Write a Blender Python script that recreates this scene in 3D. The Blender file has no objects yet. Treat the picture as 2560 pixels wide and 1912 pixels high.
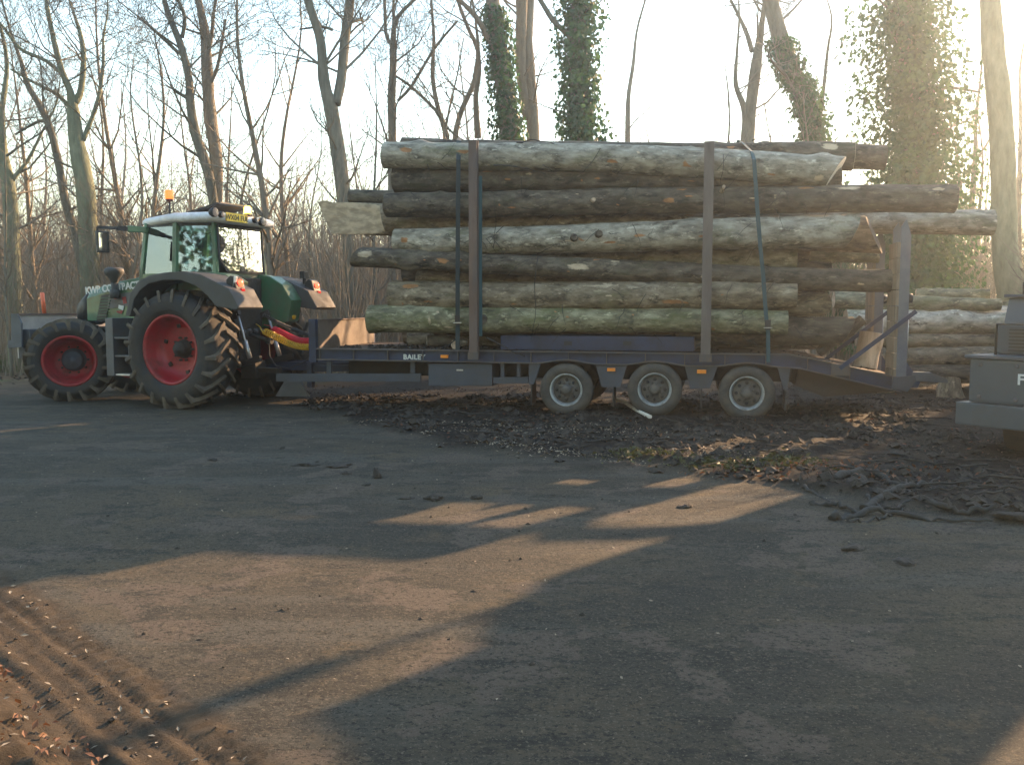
import bpy, bmesh, math, random
import numpy as np
from mathutils import Vector, Matrix
R_ = math.radians
random.seed(7)
RNG = np.random.default_rng(7)
SC = bpy.context.scene
COL = SC.collection

# ------------------------------------------------------------------ camera, sky, sun, exposure
FPX, PITCH, CAMH = 2217.0, R_(4.85), 1.6
cam_d = bpy.data.cameras.new('camera')
cam = bpy.data.objects.new('camera', cam_d)
COL.objects.link(cam)
cam.location = (0, 0, CAMH)
cam.rotation_euler = (R_(90) - PITCH, 0, 0)
cam_d.sensor_width = 36
cam_d.lens = 36 * FPX / 2560
cam_d.clip_end = 3000
SC.camera = cam

SUN_AZ, SUN_EL = 45.0, 19.0
w = bpy.data.worlds.new('World')
SC.world = w
w.use_nodes = True
nt = w.node_tree
sky = nt.nodes.new('ShaderNodeTexSky')
sky.sky_type = 'NISHITA'
sky.sun_disc = False
sky.sun_elevation = R_(SUN_EL)
sky.sun_rotation = R_(SUN_AZ)
sky.air_density = 1.5
sky.dust_density = 0.4
sky.ozone_density = 1.0
bg = nt.nodes['Background']
nt.links.new(sky.outputs[0], bg.inputs['Color'])
bg.inputs['Strength'].default_value = 0.15

sun_d = bpy.data.lights.new('sun', 'SUN')
sun_d.energy = 5.0
sun_d.angle = R_(0.5)
sun_d.color = (1.0, 0.62, 0.33)
sun = bpy.data.objects.new('sun', sun_d)
COL.objects.link(sun)
SUNV = Vector((math.sin(R_(SUN_AZ)) * math.cos(R_(SUN_EL)), math.cos(R_(SUN_AZ)) * math.cos(R_(SUN_EL)), math.sin(R_(SUN_EL))))
sun.rotation_euler = SUNV.to_track_quat('Z', 'Y').to_euler()
sun.location = (30, 30, 30)

SC.view_settings.view_transform = 'Standard'
SC.view_settings.look = 'None'
SC.view_settings.gamma = 1
SC.view_settings.use_curve_mapping = False
SC.view_settings.exposure = 1.92
SC.cycles.use_denoising = True
SC.cycles.max_bounces = 8
SC.cycles.transparent_max_bounces = 16
SC.cycles.volume_bounces = 0

# ------------------------------------------------------------------ measuring helpers (photo point -> point on a real plane in the place)
def ray(px, py):
    a = (px - 1280) / FPX
    b = -(py - 956) / FPX
    return (a, math.cos(PITCH) + b * math.sin(PITCH), -math.sin(PITCH) + b * math.cos(PITCH))

def isect(px, py, p0, n):
    d = ray(px, py)
    o = (0, 0, CAMH)
    t = sum((p0[i] - o[i]) * n[i] for i in range(3)) / sum(d[i] * n[i] for i in range(3))
    return tuple(o[i] + t * d[i] for i in range(3))

def atY(px, py, Y):
    return Vector(isect(px, py, (0, Y, 0), (0, 1, 0)))

def gnd(px, py):
    return Vector(isect(px, py, (0, 0, 0), (0, 0, 1)))

class Frame:
    def __init__(s, ox, oy, ang):
        s.o = (ox, oy); s.a = ang; s.c = math.cos(ang); s.s = math.sin(ang)
    def w(s, x, y, z):
        return Vector((s.o[0] + x * s.c - y * s.s, s.o[1] + x * s.s + y * s.c, z))
    def l(s, p):
        dx = p[0] - s.o[0]; dy = p[1] - s.o[1]
        return Vector((dx * s.c + dy * s.s, -dx * s.s + dy * s.c, p[2]))
    def aty(s, px, py, y):
        return s.l(isect(px, py, s.w(0, y, 0), (-s.s, s.c, 0)))

# ------------------------------------------------------------------ numpy noise
_TAB = np.random.default_rng(3).random((256, 256))
def vnoise(x, y, seed=0):
    x = np.asarray(x, float) + seed * 17.31; y = np.asarray(y, float) + seed * 9.77
    xi = np.floor(x).astype(int); yi = np.floor(y).astype(int)
    fx = x - xi; fy = y - yi
    fx = fx * fx * (3 - 2 * fx); fy = fy * fy * (3 - 2 * fy)
    a = _TAB[xi & 255, yi & 255]; b = _TAB[(xi + 1) & 255, yi & 255]
    c = _TAB[xi & 255, (yi + 1) & 255]; d = _TAB[(xi + 1) & 255, (yi + 1) & 255]
    return (a + (b - a) * fx) * (1 - fy) + (c + (d - c) * fx) * fy - 0.5
def fbm(x, y, o=4, seed=0):
    s = 0; a = 1.0
    for k in range(o):
        s = s + a * vnoise(x * 2 ** k, y * 2 ** k, seed + k); a *= 0.5
    return s

# ------------------------------------------------------------------ objects
def tag(o, label=None, cat=None, group=None, kind=None):
    if label: o['label'] = label
    if cat: o['category'] = cat
    if group: o['group'] = group
    if kind: o['kind'] = kind
    return o

def empty(name, loc, rz=0):
    o = bpy.data.objects.new(name, None)
    COL.objects.link(o)
    o.location = loc; o.rotation_euler = (0, 0, rz)
    o.empty_display_size = 0.2
    return o

def sub_empty(name, parent, loc=(0, 0, 0), rot=(0, 0, 0)):
    o = empty(name, loc); o.parent = parent; o.rotation_euler = rot
    return o

def link_mesh(name, me, mats, parent=None, loc=None, rot=None):
    o = bpy.data.objects.new(name, me)
    COL.objects.link(o)
    for m in (mats if isinstance(mats, (list, tuple)) else [mats]):
        me.materials.append(m)
    if parent: o.parent = parent
    if loc is not None: o.location = loc
    if rot is not None: o.rotation_euler = rot
    return o

class MB:
    def __init__(s):
        s.v = []; s.f = []; s.m = []; s.sm = []
    def add(s, vs, fs, mi=0, smooth=False, M=None):
        b = len(s.v)
        if M is not None: vs = [tuple(M @ Vector(v)) for v in vs]
        s.v.extend(tuple(v) for v in vs)
        for f in fs:
            s.f.append(tuple(i + b for i in f)); s.m.append(mi); s.sm.append(smooth)
        return s
    def box(s, x0, x1, y0, y1, z0, z1, mi=0, M=None):
        vs = [(x0, y0, z0), (x1, y0, z0), (x1, y1, z0), (x0, y1, z0), (x0, y0, z1), (x1, y0, z1), (x1, y1, z1), (x0, y1, z1)]
        fs = [(0, 3, 2, 1), (4, 5, 6, 7), (0, 1, 5, 4), (1, 2, 6, 5), (2, 3, 7, 6), (3, 0, 4, 7)]
        return s.add(vs, fs, mi, False, M)
    def bar(s, p, q, w, h, up=(0, 0, 1), mi=0):
        p = Vector(p); q = Vector(q); d = (q - p).normalized()
        u = Vector(up); sd = d.cross(u)
        if sd.length < 1e-4: sd = d.cross(Vector((1, 0, 0)))
        sd.normalize(); u = sd.cross(d).normalized()
        vs = []
        for c in (p, q):
            for a, b in ((-1, -1), (1, -1), (1, 1), (-1, 1)):
                vs.append(tuple(c + sd * (a * w / 2) + u * (b * h / 2)))
        return s.add(vs, [(0, 1, 2, 3), (7, 6, 5, 4), (0, 4, 5, 1), (1, 5, 6, 2), (2, 6, 7, 3), (3, 7, 4, 0)], mi)
    def prism(s, poly, a, b, axis='y', mi=0, smooth=False):
        # poly in the plane across the axis: axis y -> (x,z), x -> (y,z), z -> (x,y)
        def P(u, v, t):
            return {'y': (u, t, v), 'x': (t, u, v), 'z': (u, v, t)}[axis]
        n = len(poly)
        vs = [P(u, v, a) for u, v in poly] + [P(u, v, b) for u, v in poly]
        fs = [tuple(range(n)), tuple(range(2 * n - 1, n - 1, -1))]
        b0 = len(s.v)
        s.add(vs, fs, mi, False)
        s2 = [(i, i + n, (i + 1) % n + n, (i + 1) % n) for i in range(n)]
        for f in s2:
            s.f.append(tuple(i + b0 for i in f)); s.m.append(mi); s.sm.append(smooth)
        return s
    def tube(s, pts, radii, n=8, mi=0, cap=True, smooth=True):
        pts = [Vector(p) for p in pts]
        if not isinstance(radii, (list, tuple)): radii = [radii] * len(pts)
        b = len(s.v); prev = None
        for i, p in enumerate(pts):
            d = (pts[min(i + 1, len(pts) - 1)] - pts[max(i - 1, 0)]).normalized()
            if prev is None:
                a = Vector((0, 0, 1)) if abs(d.z) < 0.9 else Vector((1, 0, 0))
                u = d.cross(a).normalized()
            else:
                u = (prev - d * prev.dot(d)).normalized()
            prev = u; v = d.cross(u)
            for k in range(n):
                t = 2 * math.pi * k / n
                s.v.append(tuple(p + (u * math.cos(t) + v * math.sin(t)) * radii[i]))
        for i in range(len(pts) - 1):
            for k in range(n):
                k2 = (k + 1) % n
                s.f.append((b + i * n + k, b + i * n + k2, b + (i + 1) * n + k2, b + (i + 1) * n + k)); s.m.append(mi); s.sm.append(smooth)
        if cap:
            s.f.append(tuple(b + k for k in range(n - 1, -1, -1))); s.m.append(mi); s.sm.append(False)
            e = b + (len(pts) - 1) * n
            s.f.append(tuple(e + k for k in range(n))); s.m.append(mi); s.sm.append(False)
        return s
    def lathe(s, prof, n=32, axis='y', mi=0, c=(0, 0, 0), smooth=True, closed=False):
        # prof: list of (t along axis, radius)
        b = len(s.v); m = len(prof)
        for k in range(n):
            a = 2 * math.pi * k / n; ca, sa = math.cos(a), math.sin(a)
            for t, r in prof:
                if axis == 'y': p = (r * ca, t, r * sa)
                elif axis == 'x': p = (t, r * ca, r * sa)
                else: p = (r * ca, r * sa, t)
                s.v.append((p[0] + c[0], p[1] + c[1], p[2] + c[2]))
        for k in range(n):
            k2 = (k + 1) % n
            for i in range(m - 1 if not closed else m):
                j = (i + 1) % m
                s.f.append((b + k * m + i, b + k * m + j, b + k2 * m + j, b + k2 * m + i)); s.m.append(mi); s.sm.append(smooth)
        return s
    def build(s, name, mats, parent=None, loc=None, rot=None, bevel=0, weld=False):
        me = bpy.data.meshes.new(name)
        me.from_pydata(s.v, [], s.f)
        me.polygons.foreach_set('material_index', s.m)
        me.polygons.foreach_set('use_smooth', s.sm)
        bm = bmesh.new(); bm.from_mesh(me)
        if weld: bmesh.ops.remove_doubles(bm, verts=bm.verts, dist=1e-5)
        bmesh.ops.recalc_face_normals(bm, faces=bm.faces)
        if bevel:
            es = [e for e in bm.edges if len(e.link_faces) == 2 and e.calc_face_angle(0) > 0.6]
            bmesh.ops.bevel(bm, geom=es, offset=bevel, segments=2, affect='EDGES', profile=0.7, clamp_overlap=True)
        bm.to_mesh(me); bm.free()
        return link_mesh(name, me, mats, parent, loc, rot)

def np_mesh(name, verts, faces, mats, parent=None, smooth=True, mi=None):
    me = bpy.data.meshes.new(name)
    k = faces.shape[1]
    me.vertices.add(len(verts)); me.vertices.foreach_set('co', np.ascontiguousarray(verts, np.float32).ravel())
    me.loops.add(faces.size); me.loops.foreach_set('vertex_index', np.ascontiguousarray(faces, np.int32).ravel())
    me.polygons.add(len(faces))
    me.polygons.foreach_set('loop_start', np.arange(0, faces.size, k, dtype=np.int32))
    me.polygons.foreach_set('loop_total', np.full(len(faces), k, np.int32))
    me.polygons.foreach_set('use_smooth', np.full(len(faces), smooth, bool))
    if mi is not None: me.polygons.foreach_set('material_index', mi.astype(np.int32))
    me.update(calc_edges=True)
    return link_mesh(name, me, mats, parent)

def stems_arrays(P, Rr, S=3):
    """P (N,K,3) paths, Rr (N,K) radii -> verts, quad faces"""
    N, K, _ = P.shape
    D = np.gradient(P, axis=1)
    D /= np.linalg.norm(D, axis=2, keepdims=True) + 1e-9
    ref = np.zeros_like(D); ref[..., 0] = 1
    par = np.abs(D[..., 0]) > 0.9
    ref[par] = (0, 0, 1)
    U = np.cross(D, ref); U /= np.linalg.norm(U, axis=2, keepdims=True) + 1e-9
    V = np.cross(D, U)
    a = np.arange(S) * 2 * math.pi / S
    verts = P[:, :, None, :] + Rr[:, :, None, None] * (U[:, :, None, :] * np.cos(a)[None, None, :, None] + V[:, :, None, :] * np.sin(a)[None, None, :, None])
    idx = np.arange(N * K * S).reshape(N, K, S)
    f = np.stack([idx[:, :-1, :], np.roll(idx, -1, 2)[:, :-1, :], np.roll(idx, -1, 2)[:, 1:, :], idx[:, 1:, :]], -1)
    return verts.reshape(-1, 3), f.reshape(-1, 4)

# ------------------------------------------------------------------ materials
def mat(name, cols, scale=5.0, stretch=(1, 1, 1), rough=0.7, bump=0.0, bscale=None, metal=0.0, detail=6, spread=(0.3, 0.7), coat=0.0, rnd=True, dirt=None, dirt_amt=0.45, dirt_scale=2.5, spec=0.5, distort=0.0):
    m = bpy.data.materials.new(name); m.use_nodes = True
    n = m.node_tree.nodes; L = m.node_tree.links
    b = n['Principled BSDF']
    b.inputs['Roughness'].default_value = rough; b.inputs['Metallic'].default_value = metal
    b.inputs['Coat Weight'].default_value = coat
    b.inputs['Specular IOR Level'].default_value = spec
    tc = n.new('ShaderNodeTexCoord'); mp = n.new('ShaderNodeMapping')
    mp.inputs['Scale'].default_value = stretch
    L.new(tc.outputs['Object'], mp.inputs['Vector'])
    if rnd:
        oi = n.new('ShaderNodeObjectInfo'); mu = n.new('ShaderNodeMath'); mu.operation = 'MULTIPLY'; mu.inputs[1].default_value = 37.0
        L.new(oi.outputs['Random'], mu.inputs[0]); L.new(mu.outputs[0], mp.inputs['Location'])
    no = n.new('ShaderNodeTexNoise'); no.inputs['Scale'].default_value = scale; no.inputs['Detail'].default_value = detail
    no.inputs['Roughness'].default_value = 0.65; no.inputs['Distortion'].default_value = distort
    L.new(mp.outputs[0], no.inputs['Vector'])
    cr = n.new('ShaderNodeValToRGB'); L.new(no.outputs['Fac'], cr.inputs[0])
    k = len(cols); e = cr.color_ramp.elements
    while len(e) < k: e.new(0.5)
    for i, c in enumerate(cols):
        e[i].position = spread[0] + (spread[1] - spread[0]) * (i / max(1, k - 1)); e[i].color = (*c, 1)
    out = cr.outputs[0]
    if dirt is not None:
        n2 = n.new('ShaderNodeTexNoise'); n2.inputs['Scale'].default_value = dirt_scale; n2.inputs['Detail'].default_value = 8; n2.inputs['Roughness'].default_value = 0.7
        L.new(mp.outputs[0], n2.inputs['Vector'])
        r2 = n.new('ShaderNodeValToRGB'); r2.color_ramp.elements[0].position = 1 - dirt_amt - 0.12; r2.color_ramp.elements[1].position = 1 - dirt_amt + 0.14
        L.new(n2.outputs['Fac'], r2.inputs[0])
        mx = n.new('ShaderNodeMix'); mx.data_type = 'RGBA'
        L.new(r2.outputs[0], mx.inputs['Factor']); L.new(out, mx.inputs['A']); mx.inputs['B'].default_value = (*dirt, 1)
        out = mx.outputs['Result']
        m2 = n.new('ShaderNodeMapRange'); m2.inputs['To Min'].default_value = rough; m2.inputs['To Max'].default_value = 0.9
        L.new(r2.outputs[0], m2.inputs['Value']); L.new(m2.outputs[0], b.inputs['Roughness'])
    L.new(out, b.inputs['Base Color'])
    if bump:
        nb = n.new('ShaderNodeTexNoise'); nb.inputs['Scale'].default_value = bscale or scale * 4; nb.inputs['Detail'].default_value = 6
        L.new(mp.outputs[0], nb.inputs['Vector'])
        bp = n.new('ShaderNodeBump'); bp.inputs['Strength'].default_value = bump; bp.inputs['Distance'].default_value = 0.02
        L.new(nb.outputs['Fac'], bp.inputs['Height']); L.new(bp.outputs[0], b.inputs['Normal'])
    return m

def translucent(name, c1, c2, k=0.4, scale=3.0, rough=0.6):
    m = bpy.data.materials.new(name); m.use_nodes = True
    n = m.node_tree.nodes; L = m.node_tree.links
    b = n['Principled BSDF']; b.inputs['Roughness'].default_value = rough
    tc = n.new('ShaderNodeTexCoord'); no = n.new('ShaderNodeTexNoise'); no.inputs['Scale'].default_value = scale; no.inputs['Detail'].default_value = 3
    L.new(tc.outputs['Object'], no.inputs['Vector'])
    cr = n.new('ShaderNodeValToRGB'); cr.color_ramp.elements[0].position = 0.35; cr.color_ramp.elements[1].position = 0.65
    cr.color_ramp.elements[0].color = (*c1, 1); cr.color_ramp.elements[1].color = (*c2, 1)
    L.new(no.outputs['Fac'], cr.inputs[0]); L.new(cr.outputs[0], b.inputs['Base Color'])
    t = n.new('ShaderNodeBsdfTranslucent'); L.new(cr.outputs[0], t.inputs['Color'])
    mx = n.new('ShaderNodeMixShader'); mx.inputs[0].default_value = k
    L.new(b.outputs[0], mx.inputs[1]); L.new(t.outputs[0], mx.inputs[2])
    L.new(mx.outputs[0], n['Material Output'].inputs['Surface'])
    return m

def emit(name, col, strength, base=None):
    m = bpy.data.materials.new(name); m.use_nodes = True
    b = m.node_tree.nodes['Principled BSDF']
    b.inputs['Base Color'].default_value = (*(base or col), 1); b.inputs['Roughness'].default_value = 0.2
    b.inputs['Emission Color'].default_value = (*col, 1); b.inputs['Emission Strength'].default_value = strength
    return m

def glass(name, tint=(0.55, 0.7, 0.68), refl=0.35):
    m = bpy.data.materials.new(name); m.use_nodes = True
    n = m.node_tree.nodes; L = m.node_tree.links
    g = n.new('ShaderNodeBsdfGlossy'); g.inputs['Roughness'].default_value = 0.02; g.inputs['Color'].default_value = (0.9, 0.97, 1, 1)
    t = n.new('ShaderNodeBsdfTransparent'); t.inputs['Color'].default_value = (*tint, 1)
    fr = n.new('ShaderNodeFresnel'); fr.inputs['IOR'].default_value = 1.5
    ad = n.new('ShaderNodeMath'); ad.operation = 'ADD'; ad.inputs[1].default_value = refl; ad.use_clamp = True
    L.new(fr.outputs[0], ad.inputs[0])
    mx = n.new('ShaderNodeMixShader'); L.new(ad.outputs[0], mx.inputs[0]); L.new(t.outputs[0], mx.inputs[1]); L.new(g.outputs[0], mx.inputs[2])
    L.new(mx.outputs[0], n['Material Output'].inputs['Surface'])
    return m

M = {}
MUD = (0.045, 0.034, 0.024)
DUST = (0.13, 0.10, 0.07)
M['green'] = mat('green_paint', [(0.02408, 0.1161, 0.0516), (0.0387, 0.1462, 0.0688)], 3, rough=0.35, coat=0.3, dirt=(0.086, 0.1032, 0.0602), dirt_amt=0.48)
M['green_dark'] = mat('dark_green_paint', [(0.01032, 0.0473, 0.02752), (0.0172, 0.0645, 0.0387)], 3, rough=0.4, dirt=(0.043, 0.0516, 0.0387), dirt_amt=0.4)
M['white_roof'] = mat('white_roof_plastic', [(0.62, 0.62, 0.63), (0.74, 0.74, 0.74)], 2, rough=0.45, dirt=(0.4, 0.39, 0.36), dirt_amt=0.4)
M['fender'] = mat('grey_fender_plastic', [(0.03626, 0.03859, 0.04444), (0.04971, 0.05263, 0.05848)], 4, rough=0.5, dirt=(0.07018, 0.06433, 0.05556), dirt_amt=0.5)
M['black'] = mat('black_plastic', [(0.012, 0.012, 0.014), (0.022, 0.022, 0.025)], 6, rough=0.5, dirt=(0.04, 0.035, 0.03), dirt_amt=0.42)
M['chassis'] = mat('dirty_dark_metal', [(0.014, 0.014, 0.017), (0.028, 0.026, 0.026)], 6, rough=0.6, bump=0.3, dirt=MUD, dirt_amt=0.5)
M['step_grey'] = mat('grey_step_panel', [(0.07, 0.075, 0.085), (0.1, 0.1, 0.11)], 4, rough=0.5, dirt=DUST, dirt_amt=0.4)
M['tyre'] = mat('tractor_tyre_rubber', [(0.009907, 0.01115, 0.01486), (0.01734, 0.01858, 0.02229)], 5, rough=0.75, bump=0.25, bscale=30, dirt=(0.04644, 0.03591, 0.02601), dirt_amt=0.5, dirt_scale=3)
M['tyre_tread'] = mat('muddy_tread_rubber', [(0.0375, 0.0325, 0.03), (0.075, 0.06, 0.045)], 5, rough=0.8, bump=0.3, bscale=25, dirt=(0.125, 0.0975, 0.06875), dirt_amt=0.5, dirt_scale=4)
M['red'] = mat('red_rim_paint', [(0.289, 0.008256, 0.01376), (0.344, 0.01376, 0.01926)], 4, rough=0.4, dirt=(0.1376, 0.0344, 0.02752), dirt_amt=0.46, dirt_scale=4)
M['glass'] = glass('cab_glass', (0.66, 0.8, 0.78), 0.10)
M['rear_glass'] = glass('rear_window_glass', (0.35, 0.45, 0.45), 0.55)
M['tinted_glass'] = glass('tinted_cab_glass', (0.36, 0.42, 0.30), 0.12)
M['tail_red'] = emit('lit_red_lens', (1.0, 0.05, 0.02), 2.2, (0.5, 0.02, 0.01))
M['tail_dull'] = emit('red_lens', (0.6, 0.02, 0.02), 0.12, (0.35, 0.01, 0.015))
M['beacon_red'] = emit('orange_red_beacon', (1.0, 0.12, 0.02), 0.9, (0.8, 0.07, 0.015))
M['amber'] = emit('lit_amber_beacon', (1.0, 0.55, 0.05), 5.0, (0.8, 0.4, 0.02))
M['clear'] = mat('clear_lamp_cover', [(0.75, 0.72, 0.66), (0.85, 0.82, 0.78)], 3, rough=0.15)
M['lamp_face'] = mat('lamp_glass_face', [(0.12, 0.13, 0.14), (0.3, 0.3, 0.32)], 20, rough=0.15, metal=0.5)
M['plate'] = mat('yellow_plate', [(0.7, 0.46, 0.04), (0.8, 0.55, 0.06)], 6, rough=0.4)
M['white_print'] = mat('white_print', [(0.5, 0.52, 0.5), (0.66, 0.67, 0.65)], 30, rough=0.6)
M['marker_red'] = mat('orange_red_marker', [(0.72, 0.12, 0.05), (0.8, 0.2, 0.09)], 6, rough=0.5)
M['blade_grey'] = mat('slate_blade_steel', [(0.05156, 0.06094, 0.07973), (0.07031, 0.07973, 0.09848)], 3, rough=0.55, dirt=(0.08438, 0.075, 0.06562), dirt_amt=0.42)
M['pale_panel'] = mat('pale_blade_steel', [(0.3, 0.27, 0.24), (0.42, 0.39, 0.35)], 4, rough=0.5)  # back plate, far paler than the end plate
M['hose_yellow'] = mat('yellow_hose', [(0.62, 0.36, 0.02), (0.72, 0.45, 0.04)], 8, rough=0.35)
M['hose_red'] = mat('red_hose', [(0.5, 0.012, 0.03), (0.6, 0.02, 0.04)], 8, rough=0.35)
M['hose_black'] = mat('black_hose', [(0.02, 0.02, 0.022), (0.035, 0.035, 0.04)], 8, rough=0.4)
M['blue'] = mat('navy_trailer_paint', [(0.01332, 0.02422, 0.06963), (0.02059, 0.0339, 0.08781)], 3, rough=0.45, dirt=(0.03633, 0.0333, 0.03633), dirt_amt=0.45)
M['blue_worn'] = mat('worn_blue_edge', [(0.04928, 0.0528, 0.0704), (0.08448, 0.07744, 0.07744)], 5, rough=0.6, dirt=(0.1126, 0.08448, 0.06336), dirt_amt=0.5, dirt_scale=5)
M['blue_grey'] = mat('dusty_blue_steel', [(0.04224, 0.04928, 0.0704), (0.05984, 0.06688, 0.088)], 3, rough=0.6, dirt=(0.0704, 0.06688, 0.06336), dirt_amt=0.45)
M['rust'] = mat('rusty_stake_steel', [(0.1088, 0.06746, 0.04896), (0.1632, 0.1088, 0.08486)], 6, (1, 1, 0.3), rough=0.8, bump=0.3, dirt=(0.08704, 0.0816, 0.0816), dirt_amt=0.45)
M['stake2'] = mat('grey_brown_stake_steel', [(0.1306, 0.1034, 0.08704), (0.1741, 0.1469, 0.1306)], 6, (1, 1, 0.3), rough=0.8, bump=0.3, dirt=(0.1088, 0.08704, 0.07616), dirt_amt=0.4)
M['strap'] = mat('teal_webbing', [(0.012, 0.05, 0.062), (0.02, 0.075, 0.09)], 60, (1, 1, 3), rough=0.8)
M['strap_dark'] = mat('dark_webbing', [(0.02, 0.034, 0.038), (0.035, 0.05, 0.055)], 60, (1, 1, 3), rough=0.8)
M['steel'] = mat('galvanised_steel', [(0.35, 0.36, 0.37), (0.5, 0.5, 0.5)], 8, rough=0.4, metal=0.7)
M['deck'] = mat('worn_deck_wood', [(0.10, 0.066, 0.04), (0.18, 0.12, 0.08)], 6, (0.4, 6, 6), rough=0.85, bump=0.4, dirt=MUD, dirt_amt=0.5)
M['headboard'] = mat('scuffed_headboard_wood', [(0.112, 0.084, 0.068), (0.16, 0.128, 0.104)], 4, (1, 1, 1), rough=0.7, dirt=(0.072, 0.056, 0.044), dirt_amt=0.45)
M['ramp_wood'] = mat('ramp_tread_timber', [(0.19, 0.145, 0.095), (0.27, 0.21, 0.145)], 4, (4, 4, 0.5), rough=0.8, bump=0.3, dirt=(0.1, 0.075, 0.05), dirt_amt=0.42)
M['ramp_steel'] = mat('flare_paled_ramp_steel', [(0.12, 0.125, 0.14), (0.17, 0.17, 0.175)], 3, rough=0.6, dirt=(0.07, 0.085, 0.13), dirt_amt=0.42, dirt_scale=1.2)  # steel paled throughout to imitate lens flare over the ramps
M['orange'] = mat('orange_reflector', [(0.75, 0.2, 0.015), (0.85, 0.28, 0.03)], 20, rough=0.3)
M['t_tyre'] = mat('trailer_tyre_rubber', [(0.03264, 0.03264, 0.03373), (0.05005, 0.04787, 0.0457)], 6, rough=0.8, bump=0.2, bscale=40, dirt=(0.09248, 0.07834, 0.0631), dirt_amt=0.5, dirt_scale=4)
M['t_rim'] = mat('silver_rim_paint', [(0.3, 0.32, 0.33), (0.42, 0.44, 0.44)], 8, rough=0.5, metal=0.4, dirt=(0.13, 0.115, 0.1), dirt_amt=0.42, dirt_scale=5)
M['t_hub'] = mat('dirty_hub_metal', [(0.056, 0.0528, 0.0512), (0.104, 0.096, 0.088)], 8, rough=0.6, dirt=(0.16, 0.136, 0.104), dirt_amt=0.4, dirt_scale=6)
M['machine'] = mat('slate_blue_machine_paint', [(0.03845, 0.05384, 0.06921), (0.04871, 0.06409, 0.07946)], 3, rough=0.45, bump=0.05, dirt=(0.06152, 0.06152, 0.05639), dirt_amt=0.35)
M['machine_dark'] = mat('dark_machine_rubber', [(0.012, 0.012, 0.012), (0.022, 0.02, 0.019)], 6, rough=0.8, dirt=MUD, dirt_amt=0.45)

def bark(name, cols, moss=None, moss_amt=0.3, pale=None, pale_amt=0.25, bump=0.5):
    """bark: long streaks, blotches, moss and scuffed pale wood"""
    m = mat(name, cols, 3.4, (1.1, 2.6, 2.6), rough=0.9, bump=bump * 1.5, bscale=6, spread=(0.36, 0.64), detail=12, distort=0.3, spec=0.25)
    n = m.node_tree.nodes; L = m.node_tree.links; b = n['Principled BSDF']
    src = b.inputs['Base Color'].links[0].from_socket
    mp = [x for x in n if x.type == 'MAPPING'][0]
    tc = [x for x in n if x.type == 'TEX_COORD'][0]
    def layer(src, col, amt, scale, seedloc, sharp=0.05):
        mp2 = n.new('ShaderNodeMapping'); mp2.inputs['Scale'].default_value = (0.55, 1.2, 1.2); mp2.inputs['Location'].default_value = seedloc
        ad = n.new('ShaderNodeVectorMath'); ad.operation = 'ADD'
        L.new(mp.outputs[0], ad.inputs[0]); ad.inputs[1].default_value = seedloc
        no = n.new('ShaderNodeTexNoise'); no.inputs['Scale'].default_value = scale; no.inputs['Detail'].default_value = 9; no.inputs['Roughness'].default_value = 0.7
        L.new(ad.outputs[0], no.inputs['Vector'])
        cr = n.new('ShaderNodeValToRGB'); cr.color_ramp.elements[0].position = 1 - amt - sharp; cr.color_ramp.elements[1].position = 1 - amt + sharp
        L.new(no.outputs['Fac'], cr.inputs[0])
        mx = n.new('ShaderNodeMix'); mx.data_type = 'RGBA'
        L.new(cr.outputs[0], mx.inputs['Factor']); L.new(src, mx.inputs['A']); mx.inputs['B'].default_value = (*col, 1)
        return mx.outputs['Result']
    dark = tuple(c * 0.35 for c in cols[0])
    src = layer(src, dark, 0.41, 2.6, (5, 2, 9), 0.07)
    src = layer(src, tuple(min(1, c * 1.5) for c in cols[-1]), 0.38, 5.0, (2, 9, 4), 0.05)
    if moss: src = layer(src, moss, moss_amt, 1.3, (1, 7, 3), 0.1)
    if pale: src = layer(src, pale, pale_amt, 2.4, (11, 4, 6), 0.02)
    for an, col in (('torn', (0.34, 0.17, 0.075)), ('tornpale', (0.46, 0.37, 0.26))):
        at = n.new('ShaderNodeAttribute'); at.attribute_name = an
        no = n.new('ShaderNodeTexNoise'); no.inputs['Scale'].default_value = 9; no.inputs['Detail'].default_value = 8; no.inputs['Roughness'].default_value = 0.75
        L.new(mp.outputs[0], no.inputs['Vector'])
        ma = n.new('ShaderNodeMath'); ma.operation = 'MULTIPLY_ADD'; ma.inputs[1].default_value = 1.1; L.new(at.outputs['Fac'], ma.inputs[0]); L.new(no.outputs['Fac'], ma.inputs[2])
        cr = n.new('ShaderNodeMapRange'); cr.inputs['From Min'].default_value = 1.0; cr.inputs['From Max'].default_value = 1.12; L.new(ma.outputs[0], cr.inputs['Value'])
        mx = n.new('ShaderNodeMix'); mx.data_type = 'RGBA'
        L.new(cr.outputs[0], mx.inputs['Factor']); L.new(src, mx.inputs['A'])
        vr = n.new('ShaderNodeMix'); vr.data_type = 'RGBA'; vr.inputs['A'].default_value = (*[c * 0.72 for c in col], 1); vr.inputs['B'].default_value = (*[min(1, c * 1.12) for c in col], 1)
        n3 = n.new('ShaderNodeTexNoise'); n3.inputs['Scale'].default_value = 5; n3.inputs['Detail'].default_value = 8; L.new(mp.outputs[0], n3.inputs['Vector']); r3 = n.new('ShaderNodeMapRange'); r3.inputs['From Min'].default_value = .4; r3.inputs['From Max'].default_value = .6; L.new(n3.outputs['Fac'], r3.inputs['Value'])
        L.new(r3.outputs[0], vr.inputs['Factor']); L.new(vr.outputs['Result'], mx.inputs['B'])
        src = mx.outputs['Result']
    L.new(src, b.inputs['Base Color'])
    return m
M['bark_grey'] = bark('grey_bark', [(0.1599, 0.1416, 0.1105), (0.2908, 0.263, 0.2094), (0.4217, 0.3842, 0.3084)], (0.1454, 0.1551, 0.07561), 0.36, (0.5234, 0.2697, 0.1163), 0.26)
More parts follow.
